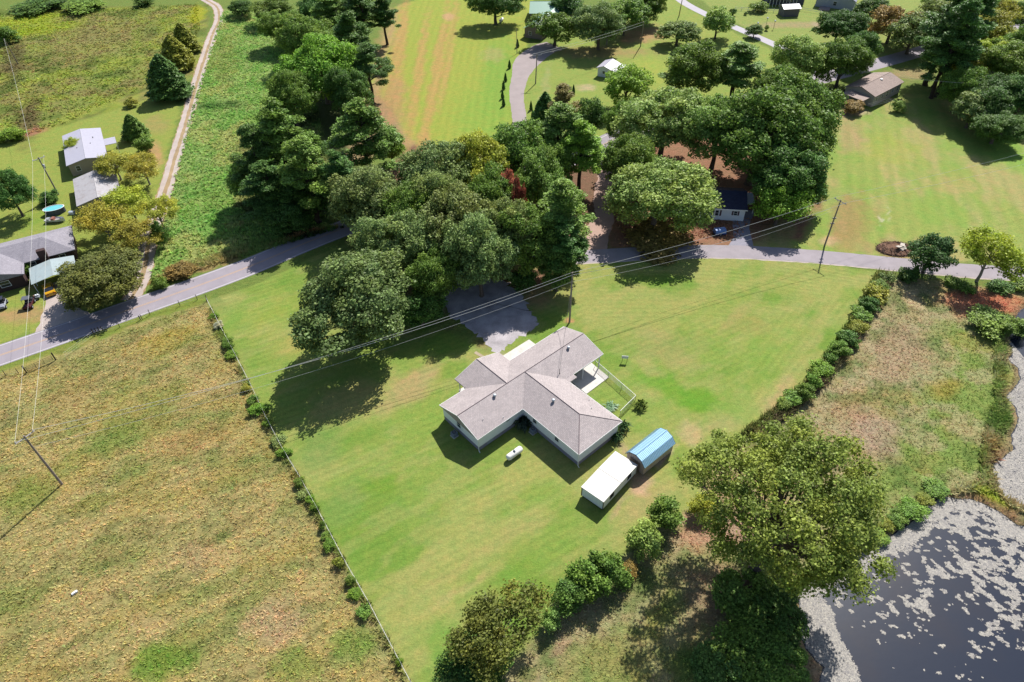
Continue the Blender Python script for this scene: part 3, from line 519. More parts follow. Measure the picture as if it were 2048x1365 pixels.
def lobes_crown(seed, W_, H_, zc, nl, rl, n, size, squash=.8, top=.35, hole=.5, jit=.14, inner=.5):
    """lobed crown: W_ wide, H_ tall, centred at height zc; returns points, normals, lobe ids, lobe centres"""
    rs = np.random.RandomState(seed); L = []
    tries = 0
    while len(L) < nl and tries < 6000:
        tries += 1
        d = rs.randn(3); d /= np.linalg.norm(d)
        if d[2] < -top: continue
        k = rs.uniform(.25, .8) if rs.rand() < inner else rs.uniform(.62, .84)
        r = rl*rs.uniform(.5, 1.3)
        p = d*k*(.62+.76*float(fbm(np.array([d[0]*1.3+30]), np.array([d[1]*1.3+d[2]+30]), seed+50, 2)[0]))*np.array([W_/2, W_/2, H_/2])
        if all(np.linalg.norm((p-q[0])) > .62*(r+q[1])*hole*1.6 for q in L): L.append((p, r))
    tot = sum(q[1]**2 for q in L); Ps = []; Ns = []; Ids = []
    for i, (p, r) in enumerate(L):
        m_ = int(n*r*r/tot); d = rs.randn(m_, 3); d /= np.linalg.norm(d, axis=1)[:, None]
        d = d[(d[:, 2] > -.55)]
        rr = r*(1-np.abs(rs.randn(len(d)))*jit*1.5+.12*np.abs(rs.randn(len(d))))*(1+.55*(fbm(d[:, 0]*2.4+i*3+20, d[:, 1]*2.4+d[:, 2]*1.7+20, seed+i, 3)-.5)*2)
        q = p+d*rr[:, None]*np.array([1, 1, squash]); keep = np.ones(len(q), bool)
        for j, (p2, r2) in enumerate(L):
            if j != i and abs(p2-p).max() < r+r2: keep &= np.linalg.norm((q-p2)/np.array([1, 1, squash]), axis=1) > r2*.6
        q = q[keep]; Ps.append(q); Ns.append(d[keep]); Ids.append(np.full(len(q), i))
    P = np.concatenate(Ps); P[:, 2] += zc; lv = rs.rand(len(L))
    return P, np.concatenate(Ns), lv[np.concatenate(Ids)], [(p+np.array([0, 0, zc]), r) for p, r in L]
def mesh_crown(P, Nn, lob, size, seed, mt, asp=.75, flat=.55):
    rs = np.random.RandomState(seed+7); V, F = leafquads(P, Nn, size, rs, asp, flat)
    return npmesh('crown', V, F, mt, {'lv': ('FACE', 'FLOAT', rs.rand(len(F))), 'lobe': ('FACE', 'FLOAT', np.clip(lob*.8+.2*rs.rand(len(F)), 0, 1))}, parent=False)
def trunk_mesh(H0, r0, centres, seed, mt, lean=(0, 0), base=.35, nb=14, twig=True):
    """tapered trunk that splits into limbs reaching the lobes"""
    rs = np.random.RandomState(seed); mb = MB(); lx, ly = lean
    top = np.array([lx, ly, H0]); pts = [np.array([0, 0, -.2])]
    for t in (.03, .25, .5, .75, 1): pts.append(np.array([lx*t+rs.randn()*.06*H0*.1, ly*t+rs.randn()*.06*H0*.1, H0*t]))
    mb.tube(pts, [r0*1.5, r0*1.15, r0*.95, r0*.82, r0*.65, r0*.45], 8)
    cs = sorted(centres, key=lambda c: -c[1])[:nb]
    for p, r in cs:
        t = rs.uniform(base, .98); s = np.array([lx*t, ly*t, H0*t]); e = p+rs.randn(3)*r*.15
        if e[2] < s[2]: s = np.array([lx*t*.7, ly*t*.7, max(H0*.3, e[2]-1.5)])
        mid = (s+e)/2+np.array([0, 0, -.06*np.linalg.norm(e-s)])+rs.randn(3)*.2
        mb.tube([s, mid, e], [r0*.42, r0*.26, r0*.07], 5, cap=False)
        if twig:
            for k in range(4):
                d = rs.randn(3); d[2] = abs(d[2])*.6; d /= np.linalg.norm(d); mb.tube([mid*.35+e*.65, e+d*r*.85], [r0*.1, r0*.03], 4, cap=False)
    o = mb.build('trunk', mt); C.objects.unlink(o); return o
PROTO = {}
def proto(kind, variant, crown, trunk, W_, Ht, fc): PROTO.setdefault(kind, []).append((crown, trunk, W_, Ht, fc))
for v in range(4):   # broad oaks, 15 m wide 15 m tall
    P, Nn, lob, L = lobes_crown(100+v, 15.6, 13.4, 8.1, 110, 1.38, 46000, .4, top=.55, inner=.22, jit=.18, hole=.58); proto('oak', v, mesh_crown(P, Nn, lob, .35, v, LEAF), trunk_mesh(8, .42, L, v, BARK), 15, 15, .6)
for v in range(3):   # medium round trees, 8 m
    P, Nn, lob, L = lobes_crown(200+v, 7.8, 8, 4.8, 44, 1.0, 15000, .34, top=.6, inner=.3); proto('round', v, mesh_crown(P, Nn, lob, .3, v, LEAF), trunk_mesh(5, .24, L, v, BARK), 8, 9, .6)
for v in range(3):   # sparse yellowing trees, 9 m
    P, Nn, lob, L = lobes_crown(300+v, 9, 6.4, 5.6, 34, 1.1, 13000, .32, .6, jit=.4, inner=.6); P = P+np.random.RandomState(v).randn(*P.shape)*.22
    proto('sparse', v, mesh_crown(P, Nn, lob, .26, v, LEAFT), trunk_mesh(5, .2, L, v, BARKP, nb=24), 9.5, 9, .6)
for v in range(3):   # tall loblolly pines: bare trunk, tufted tiers
    rs = np.random.RandomState(400+v); L = []
    for k in range(62):
        t = rs.uniform(0, 1)**.85; z = 8+13.2*t; rad_ = (4.1*(1-t)**.7+.3)*rs.uniform(.2, 1.1); an = rs.uniform(0, 6.28)
        L.append((np.array([math.cos(an)*rad_, math.sin(an)*rad_, z]), rs.uniform(.55, 1.3)*(1-.25*t)))
    Ps, Ns, Is = [], [], []
    for i, (p, r) in enumerate(L):
        k = int(1000*r*r/1.7); d = rs.randn(k, 3); d /= np.linalg.norm(d, axis=1)[:, None]; q = p+d*r*rs.uniform(.4, 1.25, k)[:, None]*np.array([1, 1, .72]); Ps.append(q); Ns.append(d); Is.append(np.full(k, rs.rand()))
    proto('pine', v, mesh_crown(np.concatenate(Ps), np.concatenate(Ns), np.concatenate(Is), .36, v, NEEDLE, .45, .3), trunk_mesh(20, .3, L, v, BARKD, base=.5, nb=30, twig=False), 9, 22, .68)
for v in range(2):   # dense cedars, conical
    rs = np.random.RandomState(500+v); k = 15000; t = rs.rand(k)**1.3; an = rs.uniform(0, 6.28, k); z = .5+8.5*t
    prof = np.minimum(1, (t+.12)*5)*(1-t)**.62*2.6; rr = prof*(.5+.95*fbm(an*2.2+5, t*11+3, 500+v, 4))*(1-np.abs(rs.randn(k))*.2)
    P = np.stack([np.cos(an)*rr, np.sin(an)*rr, z+rs.randn(k)*.1], 1); Nn = np.stack([np.cos(an), np.sin(an), np.full(k, .4)], 1)
    proto('cedar', v, mesh_crown(P, Nn, fbm(an*1.3+2, t*4, 9, 2)*.8, .34, v, NEEDLE, .5, .4), trunk_mesh(6, .18, [], v, BARKD), 5.4, 9, .42)
for v in range(4):   # bushes, 3 m wide
    P, Nn, lob, L = lobes_crown(600+v, 2.7, 2.2, 1.05, 12, .62, 2600, .22, top=.9, jit=.25); P = P[P[:, 2] > 0] if 0 else P; P[:, 2] = np.abs(P[:, 2])
    proto('bush', v, mesh_crown(P, Nn, lob, .24, v, LEAF), trunk_mesh(.9, .05, L, v, BARK, nb=6, twig=False), 3, 2.2, .45)
for v in range(2):   # feathery tall bushes, 5 m
    P, Nn, lob, L = lobes_crown(700+v, 4.8, 4.6, 2.5, 22, .8, 8000, .26, .9, top=.9, jit=.4); P = P+np.random.RandomState(v).randn(*P.shape)*.15; P[:, 2] = np.abs(P[:, 2])
    proto('thicket', v, mesh_crown(P, Nn, lob, .27, v, LEAF), trunk_mesh(2.2, .09, L, v, BARK, nb=12), 5.2, 5, .5)
_cnt = {}
NAMES = {'oak': 'oak_tree', 'round': 'broadleaf_tree', 'sparse': 'autumn_tree', 'pine': 'pine_tree', 'cedar': 'cedar_tree', 'bush': 'bush', 'thicket': 'shrub'}
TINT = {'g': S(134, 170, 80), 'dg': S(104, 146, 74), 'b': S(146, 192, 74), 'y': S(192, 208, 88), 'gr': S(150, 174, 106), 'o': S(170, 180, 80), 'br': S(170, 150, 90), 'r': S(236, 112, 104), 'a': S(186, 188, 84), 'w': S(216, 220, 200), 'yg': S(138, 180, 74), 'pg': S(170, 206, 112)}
def put(kind, pos, wid, ht, tint, label, cat, group=None, name=None):
    i = _cnt.get(kind, 0); _cnt[kind] = i+1; cr, tr, W0, H0, fc = PROTO[kind][i % len(PROTO[kind])]
    rs = random.Random(i*7+len(kind)); e = empty(name or NAMES[kind], (pos[0], pos[1], 0), rs.uniform(0, 6.28), label, cat, group)
    q_ = rs.uniform(.86, 1.16) if kind != 'cedar' else 1.; e.scale = (wid/W0*q_, wid/W0/q_, ht/H0)
    for src in (tr, cr):
        c = src.copy(); C.objects.link(c); c.parent = e
        if src is cr: t = TINT[tint] if isinstance(tint, str) else tint; j = rs.uniform(.86, 1.12); c.color = (float(t[0]*j*rs.uniform(.94, 1.12)), float(t[1]*j), float(t[2]*j*rs.uniform(.85, 1.)), 1)
    return e
def T(kind, cx, cy, wpx, ht, tint, label, cat='tree', group=None):
    fc = PROTO[kind][0][4]; p = G(cx, cy, fc*ht); return put(kind, p, wpx*(1.13 if kind == 'oak' else 1.24 if kind in ('round', 'pine') else 1.12)*depth(p)/FPX, ht, tint, label, cat, group)
GO = 'oaks massed between the road and the house'
for a in [
 ('oak', 745, 400, 150, 16, 'gr', 'dark grey-green oak at the left end of the oak mass beside the road'),
 ('oak', 865, 350, 150, 17, 'gr', 'grey-green oak at the back of the oak mass, below the top field'),
 ('oak', 800, 482, 145, 16, 'gr', 'dull green oak directly above the lone oak on the lawn'),
 ('oak', 905, 440, 160, 18, 'gr', 'tall oak in the middle of the oak mass'),
 ('oak', 955, 335, 130, 17, 'y', 'yellow-green oak at the back of the oak mass, by the top field'),
 ('oak', 1030, 310, 140, 17, 'g', 'bright oak at the back of the oak mass, below the curved drive'),
 ('oak', 985, 400, 130, 17, 'g', 'green oak just left of the red-leaved tree'),
 ('oak', 1075, 370, 120, 17, 'g', 'green oak behind and right of the red-leaved tree'),
 ('oak', 958, 502, 145, 17, 'gr', 'oak hanging over the gravel yard with bare limbs showing'),
 ('oak', 1060, 470, 135, 16, 'g', 'oak at the right front of the oak mass above the telegraph pole'),
 ('oak', 870, 545, 110, 13, 'g', 'lower oak between the lone lawn oak and the gravel yard'),
 ('oak', 1115, 525, 85, 11, 'dg', 'small dark oak at the right end of the oak mass by the lane'),
 ('oak', 880, 415, 120, 17, 'gr', 'oak with greyish leaves just left of the middle of the oak mass'),
 ('oak', 820, 430, 130, 16, 'g', 'green oak in the left half of the oak mass over the road'),
 ('oak', 1010, 460, 120, 17, 'gr', 'oak right of the middle of the oak mass, below the red-leaved tree'),
 ('oak', 1100, 330, 100, 15, 'g', 'oak at the upper right corner of the oak mass'),
 ('oak', 700, 600, 215, 17, 'gr', 'big lone oak on the lawn left of the house with a wide dark shadow'),
 ('oak', 1316, 385, 190, 15, 'pg', 'pale green spreading tree in front of the white house with the dark roof'),
 ('oak', 1330, 235, 170, 17, 'pg', 'grey-green tree behind the pale spreading one, near the junction'),
 ('oak', 1260, 315, 110, 14, 'g', 'dark-sided tree right of the dirt lane'),
 ('oak', 1520, 265, 190, 21, 'g', 'very large oak rising behind the white house with the dark roof'),
 ('oak', 1605, 225, 160, 20, 'g', 'large oak at the right edge of the big grove, beside the right-hand lawn'),
 ('oak', 1440, 250, 140, 18, 'pg', 'oak in the middle of the right-hand grove'),
 ('oak', 1580, 340, 150, 15, 'dg', 'dark oak between the white house and the right-hand lawn'),
 ('oak', 640, 130, 145, 18, 'b', 'bright green oak catching the sun left of the top field'),
 ('oak', 620, 75, 110, 16, 'g', 'green oak behind the bright one left of the top field'),
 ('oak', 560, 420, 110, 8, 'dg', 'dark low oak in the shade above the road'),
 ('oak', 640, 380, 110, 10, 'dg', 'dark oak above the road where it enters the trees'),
 ('oak', 1400, 135, 120, 16, 'g', 'dark dense tree below the round lawn tree at the top'),
 ('oak', 1605, 110, 100, 14, 'pg', 'feathery grey-green tree over the end of the narrow road'),
 ('oak', 1690, 115, 95, 14, 'g', 'tree with spreading limbs left of the brown-roofed house'),
 ('oak', 1680, 50, 90, 11, 'dg', 'dark tree in front of the grey gabled house at the top edge'),
 ('oak', 1200, 45, 95, 14, 'gr', 'tree at the right of the green metal roof'),
 ('oak', 2020, 120, 120, 14, 'g', 'tree in the wooded belt at the right edge, upper'),
 ('oak', 1990, 190, 110, 12, 'dg', 'dark tree in the wooded belt just left of the leaning pole'),
 ('oak', 1960, 60, 110, 14, 'o', 'olive tree in the upper right corner'),
 ('oak', 2050, 190, 90, 12, 'dg', 'dark tree cut by the right edge beside the leaning pole'),
 ('oak', 1722, 90, 70, 11, 'dg', 'dark upright tree behind the brown-roofed house'),
 ('oak', 990, 2, 90, 13, 'dg', 'shady tree left of the green metal roof'),
 ('oak', 2000, 250, 100, 8, 'dg', 'low dark tree behind the leaning pole at the right edge'),
 ('oak', 2040, 100, 100, 15, 'g', 'green tree cut by the right edge near the top'),
 ('oak', 1925, 170, 80, 12, 'g', 'green tree between the tall pines and the wooded belt'),
 ('oak', 1985, 110, 90, 13, 'y', 'yellow-green tree in the middle of the wooded belt at the right'),
 ('oak', 1890, 10, 80, 13, 'g', 'green tree on the top edge above the tall pines'),
 ('oak', 2035, 30, 60, 9, 'g', 'tree in the extreme upper right corner'),
 ('oak', 1560, 175, 90, 13, 'g', 'tree between the big grove and the end of the narrow road'),
 ('oak', 1300, 0, 60, 12, 'g', 'tree cut by the top edge left of the narrow road'),
 ('oak', 700, 180, 90, 15, 'dg', 'dark tree just right of and below the bright green oak'),
 ('oak', 580, 190, 90, 15, 'g', 'green tree below the bright green oak on its left'),
 ('oak', 640, 20, 90, 15, 'dg', 'dark tree on the top edge in the woods left of the top field'),
 ('oak', 560, 50, 80, 12, 'g', 'tree at the left end of the woods on the top edge'),
 ('oak', 1250, 240, 80, 12, 'g', 'tree right of the junction beside the road'),
 ('oak', 15, 380, 75, 11, 'dg', 'dark tree cut by the left edge above the brick house'),
]: T(*a, group=GO if 'oak mass' in a[6] else None)
for a in [
 ('round', 1255, 165, 85, 12, 'b', 'bright green cone-shaped tree in front of the small white shed'),
 ('round', 1357, 60, 70, 8, 'gr', 'round tree standing alone on the upper lawn'),
 ('round', 1436, 40, 58, 10, 'pg', 'slim light green tree beside the narrow road'),
 ('round', 1110, 50, 75, 11, 'g', 'tree overhanging the front of the green metal roof'),
 ('round', 1250, 25, 80, 12, 'g', 'tree at the end of the upper power line'),
 ('round', 1285, 10, 60, 11, 'g', 'smaller tree at the top edge right of the power line end'),
 ('round', 1565, 400, 90, 10, 'b', 'bright green tree right of the white house with the dark roof'),
 ('round', 1620, 370, 70, 10, 'g', 'loose green tree on the edge of the right-hand lawn'),
 ('round', 1950, 215, 75, 9, 'gr', 'leaning grey-green tree with a dark round shadow by the mulch bed'),
 ('round', 1640, 130, 60, 9, 'g', 'tree over the road left of the brown-roofed house'),
 ('round', 1745, 15, 60, 9, 'dg', 'dark tree right of the grey gabled house'),
 ('round', 1510, 60, 30, 4, 'dg', 'small dark evergreen below the white fence at the top'),
 ('round', 1866, 502, 78, 8.5, S(84, 120, 66), 'dark dense tree on the roadside with a round shadow below'),
 ('round', 1130, 5, 60, 9, 'dg', 'tree behind the ridge of the green metal roof'),
 ('round', 1180, 230, 60, 11, 'dg', 'dark tree at the foot of the curved drive'),
 ('round', 712, 412, 60, 8, 'dg', 'dark tree at the roadside at the left tip of the oak mass'),
 ('round', 840, 610, 80, 8, 'dg', 'dark undergrowth tree between the lawn oak and the gravel yard'),
 ('round', 780, 290, 55, 9, 'b', 'light green tree at the lower left corner of the top field'),
 ('round', 605, 300, 80, 10, 'dg', 'dark tree between the tall pines left of the top field'),
 ('round', 500, 350, 80, 11, 'g', 'vine-covered tree at the left side of the pine group'),
 ('round', 590, 60, 80, 11, 'o', 'olive tree in front of the woods at the top'),
 ('round', 545, 15, 70, 9, 'g', 'tree at the top edge left of the woods'),
 ('round', 480, 12, 50, 6, 'dg', 'dark bushy tree at the top edge beside the path bend'),
 ('round', 1830, 60, 80, 12, 'gr', 'grey-brown tree behind the pair of tall pines'),
 ('round', 1790, 40, 80, 12, 'br', 'brownish tree at the top edge above the brown-roofed house'),
 ('round', 1895, 20, 80, 12, 'o', 'olive tree at the top edge right of the tall pines'),
 ('round', 1930, 130, 80, 11, 'o', 'loose olive tree right of the tall pines'),
]: T(*a)
for a in [
 ('pine', 555, 260, 125, 22, 'g', 'tall pine at the upper left of the group beside the road'),
 ('pine', 610, 330, 120, 20, 'g', 'pine with lopsided branches in the middle of the group left of the top field'),
 ('pine', 725, 260, 130, 22, 'g', 'tall tufted pine at the lower left corner of the top field'),
 ('pine', 680, 350, 100, 17, 'dg', 'pine behind the left tip of the oak mass'),
 ('pine', 505, 300, 90, 19, 'dg', 'pine at the far left of the roadside group'),
 ('pine', 535, 365, 105, 15, 'dg', 'shaded pine above the road, left of where it enters the trees'),
 ('pine', 700, 70, 95, 21, 'dg', 'pine at the left edge of the top field, middle one of the row'),
 ('pine', 735, 125, 75, 17, 'dg', 'pine at the left edge of the top field, nearest one of the row'),
 ('pine', 720, 10, 95, 20, 'dg', 'pine at the left edge of the top field, farthest one of the row'),
 ('pine', 665, 20, 90, 18, 'g', 'pine in the woods left of the row along the top field'),
 ('pine', 765, 20, 60, 16, 'dg', 'pine at the upper left corner of the top field'),
 ('pine', 1120, 260, 120, 20, 'g', 'rounded pine where the drive meets the road'),
 ('pine', 1165, 290, 100, 18, 'b', 'lighter pine beside the junction'),
 ('pine', 1125, 420, 125, 20, 'g', 'tall pine at the right end of the oak mass beside the dirt lane'),
 ('pine', 1905, 90, 90, 21, 'dg', 'dark pine at the front of the tall clump beside the brown-roofed house'),
 ('pine', 1125, 480, 100, 15, 'dg', 'lower pine between the tall one and the lane'),
 ('pine', 1478, 125, 110, 17, 'g', 'flat-topped pine beside the upper dark tree group'),
 ('pine', 1385, 120, 90, 14, 'g', 'pine at the left of the upper dark tree group'),
 ('pine', 1900, 45, 110, 25, 'dg', 'tallest dark pine behind the brown-roofed house'),
 ('pine', 1925, 60, 105, 26, 'dg', 'dark pine leaning right beside the brown-roofed house'),
 ('pine', 1945, 28, 100, 26, 'dg', 'dark pine in the middle of the tall clump'),
 ('pine', 1905, 75, 80, 20, 'dg', 'shorter dark pine at the left of the tall clump'),
]: T(*a)
for a in [
 ('cedar', 332, 160, 88, 12, 'dg', 'dark dense cedar beside the two-track path'),
 ('cedar', 350, 110, 70, 10, 'o', 'olive cedar just behind the dark one by the path'),
 ('cedar', 368, 80, 55, 9, 'o', 'pale olive cedar farthest from camera in the path clump'),
 ('cedar', 267, 258, 50, 6.5, 'g', 'feathery green cedar behind the white-roofed trailer'),
 ('pine', 1125, 205, 75, 15, S(150, 140, 84), 'brown-tipped pine at the foot of the curved drive'),
 ('cedar', 1830, 545, 20, 2.5, 'dg', 'small dark cedar under the roadside tree'),
 ('cedar', 1090, 230, 60, 10, 'dg', 'dark cedar left of the brown-tipped one'),
]: T(*a)
GA = 'autumn trees round the trailer'
for a in [
 ('sparse', 228, 328, 85, 7, 'a', 'golden tree in front of the white-roofed trailer'),
 ('sparse', 285, 335, 80, 7.5, 'a', 'golden tree right of the trailer by the path'),
 ('sparse', 205, 440, 110, 8, 'a', 'orange-tinged tree above the dense roadside tree'),
 ('sparse', 255, 400, 90, 8, 'y', 'yellow-green tree right of the sagging white roof'),
 ('sparse', 312, 420, 80, 8, 'y', 'thin yellow-green tree beside the path with bare twigs'),
 ('sparse', 270, 470, 90, 7, 'a', 'yellow tree between the path and the dense roadside tree'),
 ('sparse', 1985, 505, 125, 11, S(180, 200, 72), 'yellow-green leaning tree beside the lane at the right edge'),
 ('sparse', 1000, 1255, 178, 9, S(138, 152, 74), 'olive airy tree at the bottom edge on the lawn corner'),
 ('sparse', 145, 290, 35, 5, 'y', 'thin tree at the left end of the white-roofed trailer'),
 ('sparse', 1880, 30, 90, 13, 'gr', 'bare-twigged grey tree at the top edge behind the pines'),
 ('sparse', 1985, 20, 90, 12, 'a', 'straw-coloured tree in the upper right corner'),
 ('sparse', 1215, 60, 50, 8, 'br', 'brown-leaved tree right of the green metal roof'),
]: T(*a, group=GA if 'trailer' in a[6] else None)
for a in [
 ('oak', 200, 545, 160, 8, S(128, 134, 70), 'big dense olive tree spilling over the roadside, right of the carport', 'tree'),
 ('thicket', 158, 552, 50, 4, 'g', 'dark bushy growth beside the carport', 'shrub'),
 ('thicket', 318, 470, 34, 6, 'dg', 'ivy-wrapped stump beside the path', 'shrub'),
 ('thicket', 288, 290, 40, 4, 'g', 'green shrub between the cedar and the golden trees', 'shrub'),
 ('thicket', 1180, 1165, 90, 4.5, 'g', 'dark green shrub at the lower edge of the lawn', 'shrub'),
 ('thicket', 1140, 1190, 70, 4, 'dg', 'dark shrub right of the airy olive tree', 'shrub'),
 ('thicket', 1215, 1135, 80, 4.5, 'g', 'green shrub second from the bottom in the lower hedge', 'shrub'),
 ('thicket', 1288, 1085, 75, 4.2, 'pg', 'pale feathery shrub in the middle of the lower hedge', 'shrub'),
 ('thicket', 1330, 1030, 78, 4.2, 'g', 'shrub in the lower hedge nearest the sheds', 'shrub'),
 ('thicket', 1260, 1140, 40, 2, 'br', 'low brownish shrub in the lower hedge', 'shrub'),
 ('thicket', 1100, 1240, 50, 2.8, 'pg', 'light green shrub against the airy olive tree', 'shrub'),
 ('round', 950, 1330, 110, 4, 'dg', 'dark shrub under the airy olive tree at the bottom edge', 'shrub'),
 ('thicket', 1400, 1010, 50, 3, 'y', 'yellowish shrub between the lower hedge and the big tree', 'shrub'),
 ('round', 1500, 1190, 120, 4, 'g', 'dark green thicket around the foot of the big tree', 'shrub'),
 ('round', 1555, 1230, 110, 4, 'dg', 'dark thicket between the big tree and the pond', 'shrub'),
 ('round', 1500, 1290, 120, 4, 'g', 'green thicket below the big tree', 'shrub'),
 ('round', 1560, 1330, 110, 3.5, 'g', 'thicket at the bottom edge beside the pond', 'shrub'),
 ('round', 1440, 1345, 110, 3.5, 'dg', 'dark thicket at the bottom edge left of the pond', 'shrub'),
 ('thicket', 1580, 1175, 50, 2.2, 'yg', 'bright green shrub at the top left bank of the pond', 'shrub'),
 ('thicket', 1665, 1118, 44, 1.6, 'yg', 'bright green shrub on the pond bank under the big tree', 'shrub'),
 ('thicket', 100, 395, 44, 2.5, 'dg', 'dark scrub at the foot of the left-hand pole', 'shrub'),
 ('thicket', 18, 270, 50, 3, 'yg', 'yellow-green bush at the left edge above the trailer', 'shrub'),
 ('thicket', 262, 205, 30, 2.2, 'o', 'olive bush left of the dark cedar', 'shrub'),
 ('thicket', 1705, 215, 44, 3, 'br', 'bare brown scrub beside the brown-roofed house', 'shrub'),
 ('thicket', 1797, 212, 30, 3, 'pg', 'pale round shrub on the lawn right of the brown-roofed house', 'shrub'),
 ('thicket', 1985, 640, 90, 2.4, 'g', 'low green shrubs at the tip of the narrow pond arm', 'shrub'),
 ('thicket', 2030, 655, 60, 2.6, 'g', 'shrub cut by the right edge at the tip of the pond arm', 'shrub'),
 ('thicket', 170, 8, 90, 3, 'g', 'bushes at the top edge above the meadow, left one', 'shrub'),
 ('thicket', 80, 12, 110, 3, 'dg', 'bushes in the top left corner', 'shrub'),
 ('thicket', 290, 2, 40, 3, 'dg', 'dark round bush at the top edge above the meadow', 'shrub'),
 ('thicket', 8, 70, 50, 5, 'g', 'shrubby tree at the left edge of the meadow', 'shrub'),
 ('thicket', 770, 130, 40, 4, 'dg', 'low pine scrub on the edge of the top field', 'shrub'),
 ('thicket', 1320, 470, 150, 1.8, 'br', 'low brown and gold scrub under the pale spreading tree', 'shrub'),
 ('thicket', 365, 540, 60, 2, 'br', 'dry brushy scrub where the path meets the road', 'shrub'),
 ('thicket', 318, 565, 34, 2.2, 'g', 'green scrub at the corner of the path and the road', 'shrub'),
 ('thicket', 1045, 560, 60, 4, 'dg', 'dark undergrowth below the oak mass by the gravel yard', 'shrub'),
]: T(a[0], *a[1:7], cat=a[7])
for a in [
 ('bush', 45, 540, 32, 3, 'g', 'clipped round bush in front of the brick house'),
 ('bush', 30, 557, 22, 1, 'dg', 'low bush beside the porch step of the brick house'),
 ('bush', 5, 563, 18, 1.2, 'g', 'bush at the left edge by the porch'),
 ('bush', 1057, 62, 16, 2.2, 'dg', 'small round bush at the corner of the green-roofed house'),
 ('bush', 1465, 25, 16, 2.4, 'dg', 'dark round bush on the lawn beside the narrow road'),
 ('bush', 1491, 28, 8, 1, 'dg', 'tiny dark bush near the white fence'),
 ('bush', 1518, 15, 34, 3, 'g', 'round bush behind the white fence'),
 ('bush', 1533, 57, 9, 1.6, 'g', 'little bush against the middle yard lamp'),
 ('bush', 1815, 552, 40, 1.6, 'dg', 'dark bush at the foot of the roadside tree'),
]: T(*a, cat='bush')
T('round', 1016, 392, 44, 17.5, S(206, 128, 108), 'dusty red tree poking out of the top of the oak mass')
T('round', 1040, 412, 30, 19, (S(150, 84, 78)), 'dull red tree beside the bright red one')
# saplings in a row by the curved drive
for k, (x, y, lb) in enumerate([(1035, 88, 'farthest of the six left of the curved drive'), (1019, 130, 'second farthest of the six left of the curved drive'), (1011, 156, 'third farthest of the six left of the curved drive'), (1007, 172, 'fourth farthest of the six left of the curved drive'), (1005, 190, 'fifth farthest of the six left of the curved drive'), (1007, 205, 'nearest of the six left of the curved drive'), (1062, 213, 'farther of two right of the drive foot'), (1065, 230, 'nearer of two right of the drive foot'), (1147, 180, 'alone beside the brown-tipped pine')]):
    T('cedar', x, y, 7, 2.6, 'dg', 'thin dark sapling, '+lb, 'sapling', 'saplings along the curved drive')
# shrubs along the wire fence, counted from the road
SH = [(429, 632, 'yg', 20), (438, 650, 'w', 20), (452, 684, 'g', 20), (458, 694, 'g', 18), (462, 710, 'yg', 26), (490, 776, 'o', 22), (504, 800, 'g', 22), (514, 818, 'yg', 30), (534, 848, 'yg', 22), (555, 884, 'gr', 28), (566, 905, 'yg', 30), (598, 966, 'g', 22), (608, 990, 'gr', 24), (620, 1000, 'yg', 22), (630, 1015, 'yg', 18), (645, 1052, 'g', 16), (654, 1072, 'g', 22), (660, 1088, 'yg', 22), (678, 1124, 'o', 22), (702, 1162, 'g', 20), (712, 1188, 'yg', 30), (729, 1222, 'g', 30), (800, 1325, 'yg', 14)]
ordn = 'first second third fourth fifth sixth seventh eighth ninth tenth eleventh twelfth thirteenth fourteenth fifteenth sixteenth seventeenth eighteenth nineteenth twentieth twenty-first twenty-second twenty-third'.split()
adj = {'yg': 'bright green', 'w': 'whitish', 'g': 'green', 'o': 'olive', 'gr': 'grey-green'}
for k, (x, y, t, wd) in enumerate(SH): T('thicket' if k % 3 else 'bush', x, y, wd*(.95+.3*(k*7 % 5)/4), .8+.5*(k*5 % 4)/3, t, f'{adj[t]} shrub on the wire fence, {ordn[k]} counting from the road', 'shrub', 'shrubs along the wire fence')
HD = [(1775, 556, 'gr', 36), (1762, 574, 'g', 40), (1752, 590, 'o', 40), (1738, 610, 'dg', 44), (1728, 630, 'g', 42), (1712, 655, 'o', 44), (1698, 680, 'dg', 42), (1680, 700, 'g', 38), (1664, 718, 'dg', 38), (1645, 742, 'yg', 42), (1628, 764, 'g', 36), (1610, 784, 'g', 40), (1588, 800, 'g', 40), (1568, 812, 'pg', 30)]
for k, (x, y, t, wd) in enumerate(HD): T('thicket' if k % 2 else 'bush', x, y, wd*(.92+.3*(k*7 % 5)/4), 1.6+.9*(k*5 % 4)/3, t, f'{ {**adj, "dg": "dark", "pg": "pale green"}[t]} hedge shrub, {ordn[k]} down from the lane', 'shrub', 'shrubs in the hedge right of the lawn')
for k, (x, y, t, wd) in enumerate([(1905, 565, 'g', 34), (1935, 577, 'g', 40), (2000, 575, 'dg', 44), (2035, 570, 'g', 44)]): T('bush', x, y, wd, 1.3, t, 'low shrub on the fence below the lane, '+('first', 'second', 'third', 'fourth')[k]+' from the left', 'shrub', 'shrubs below the lane')
ORD2 = [o_+' clump from the left' for o_ in ordn[:10]]
for k, (x, y) in enumerate([(1614, 1152), (1640, 1138), (1690, 1095), (1720, 1085), (1750, 1072), (1775, 1058), (1800, 1040), (1825, 1022), (1845, 1005), (1870, 985)]): T('thicket', x+(k*13 % 7)*2-6, y-4, 30+(k*17 % 5)*7, .8+.15*(k % 4), ('g', 'yg', 'o')[k % 3], 'low green growth on the pond bank, '+ORD2[k], 'bush', 'growth along the pond bank')
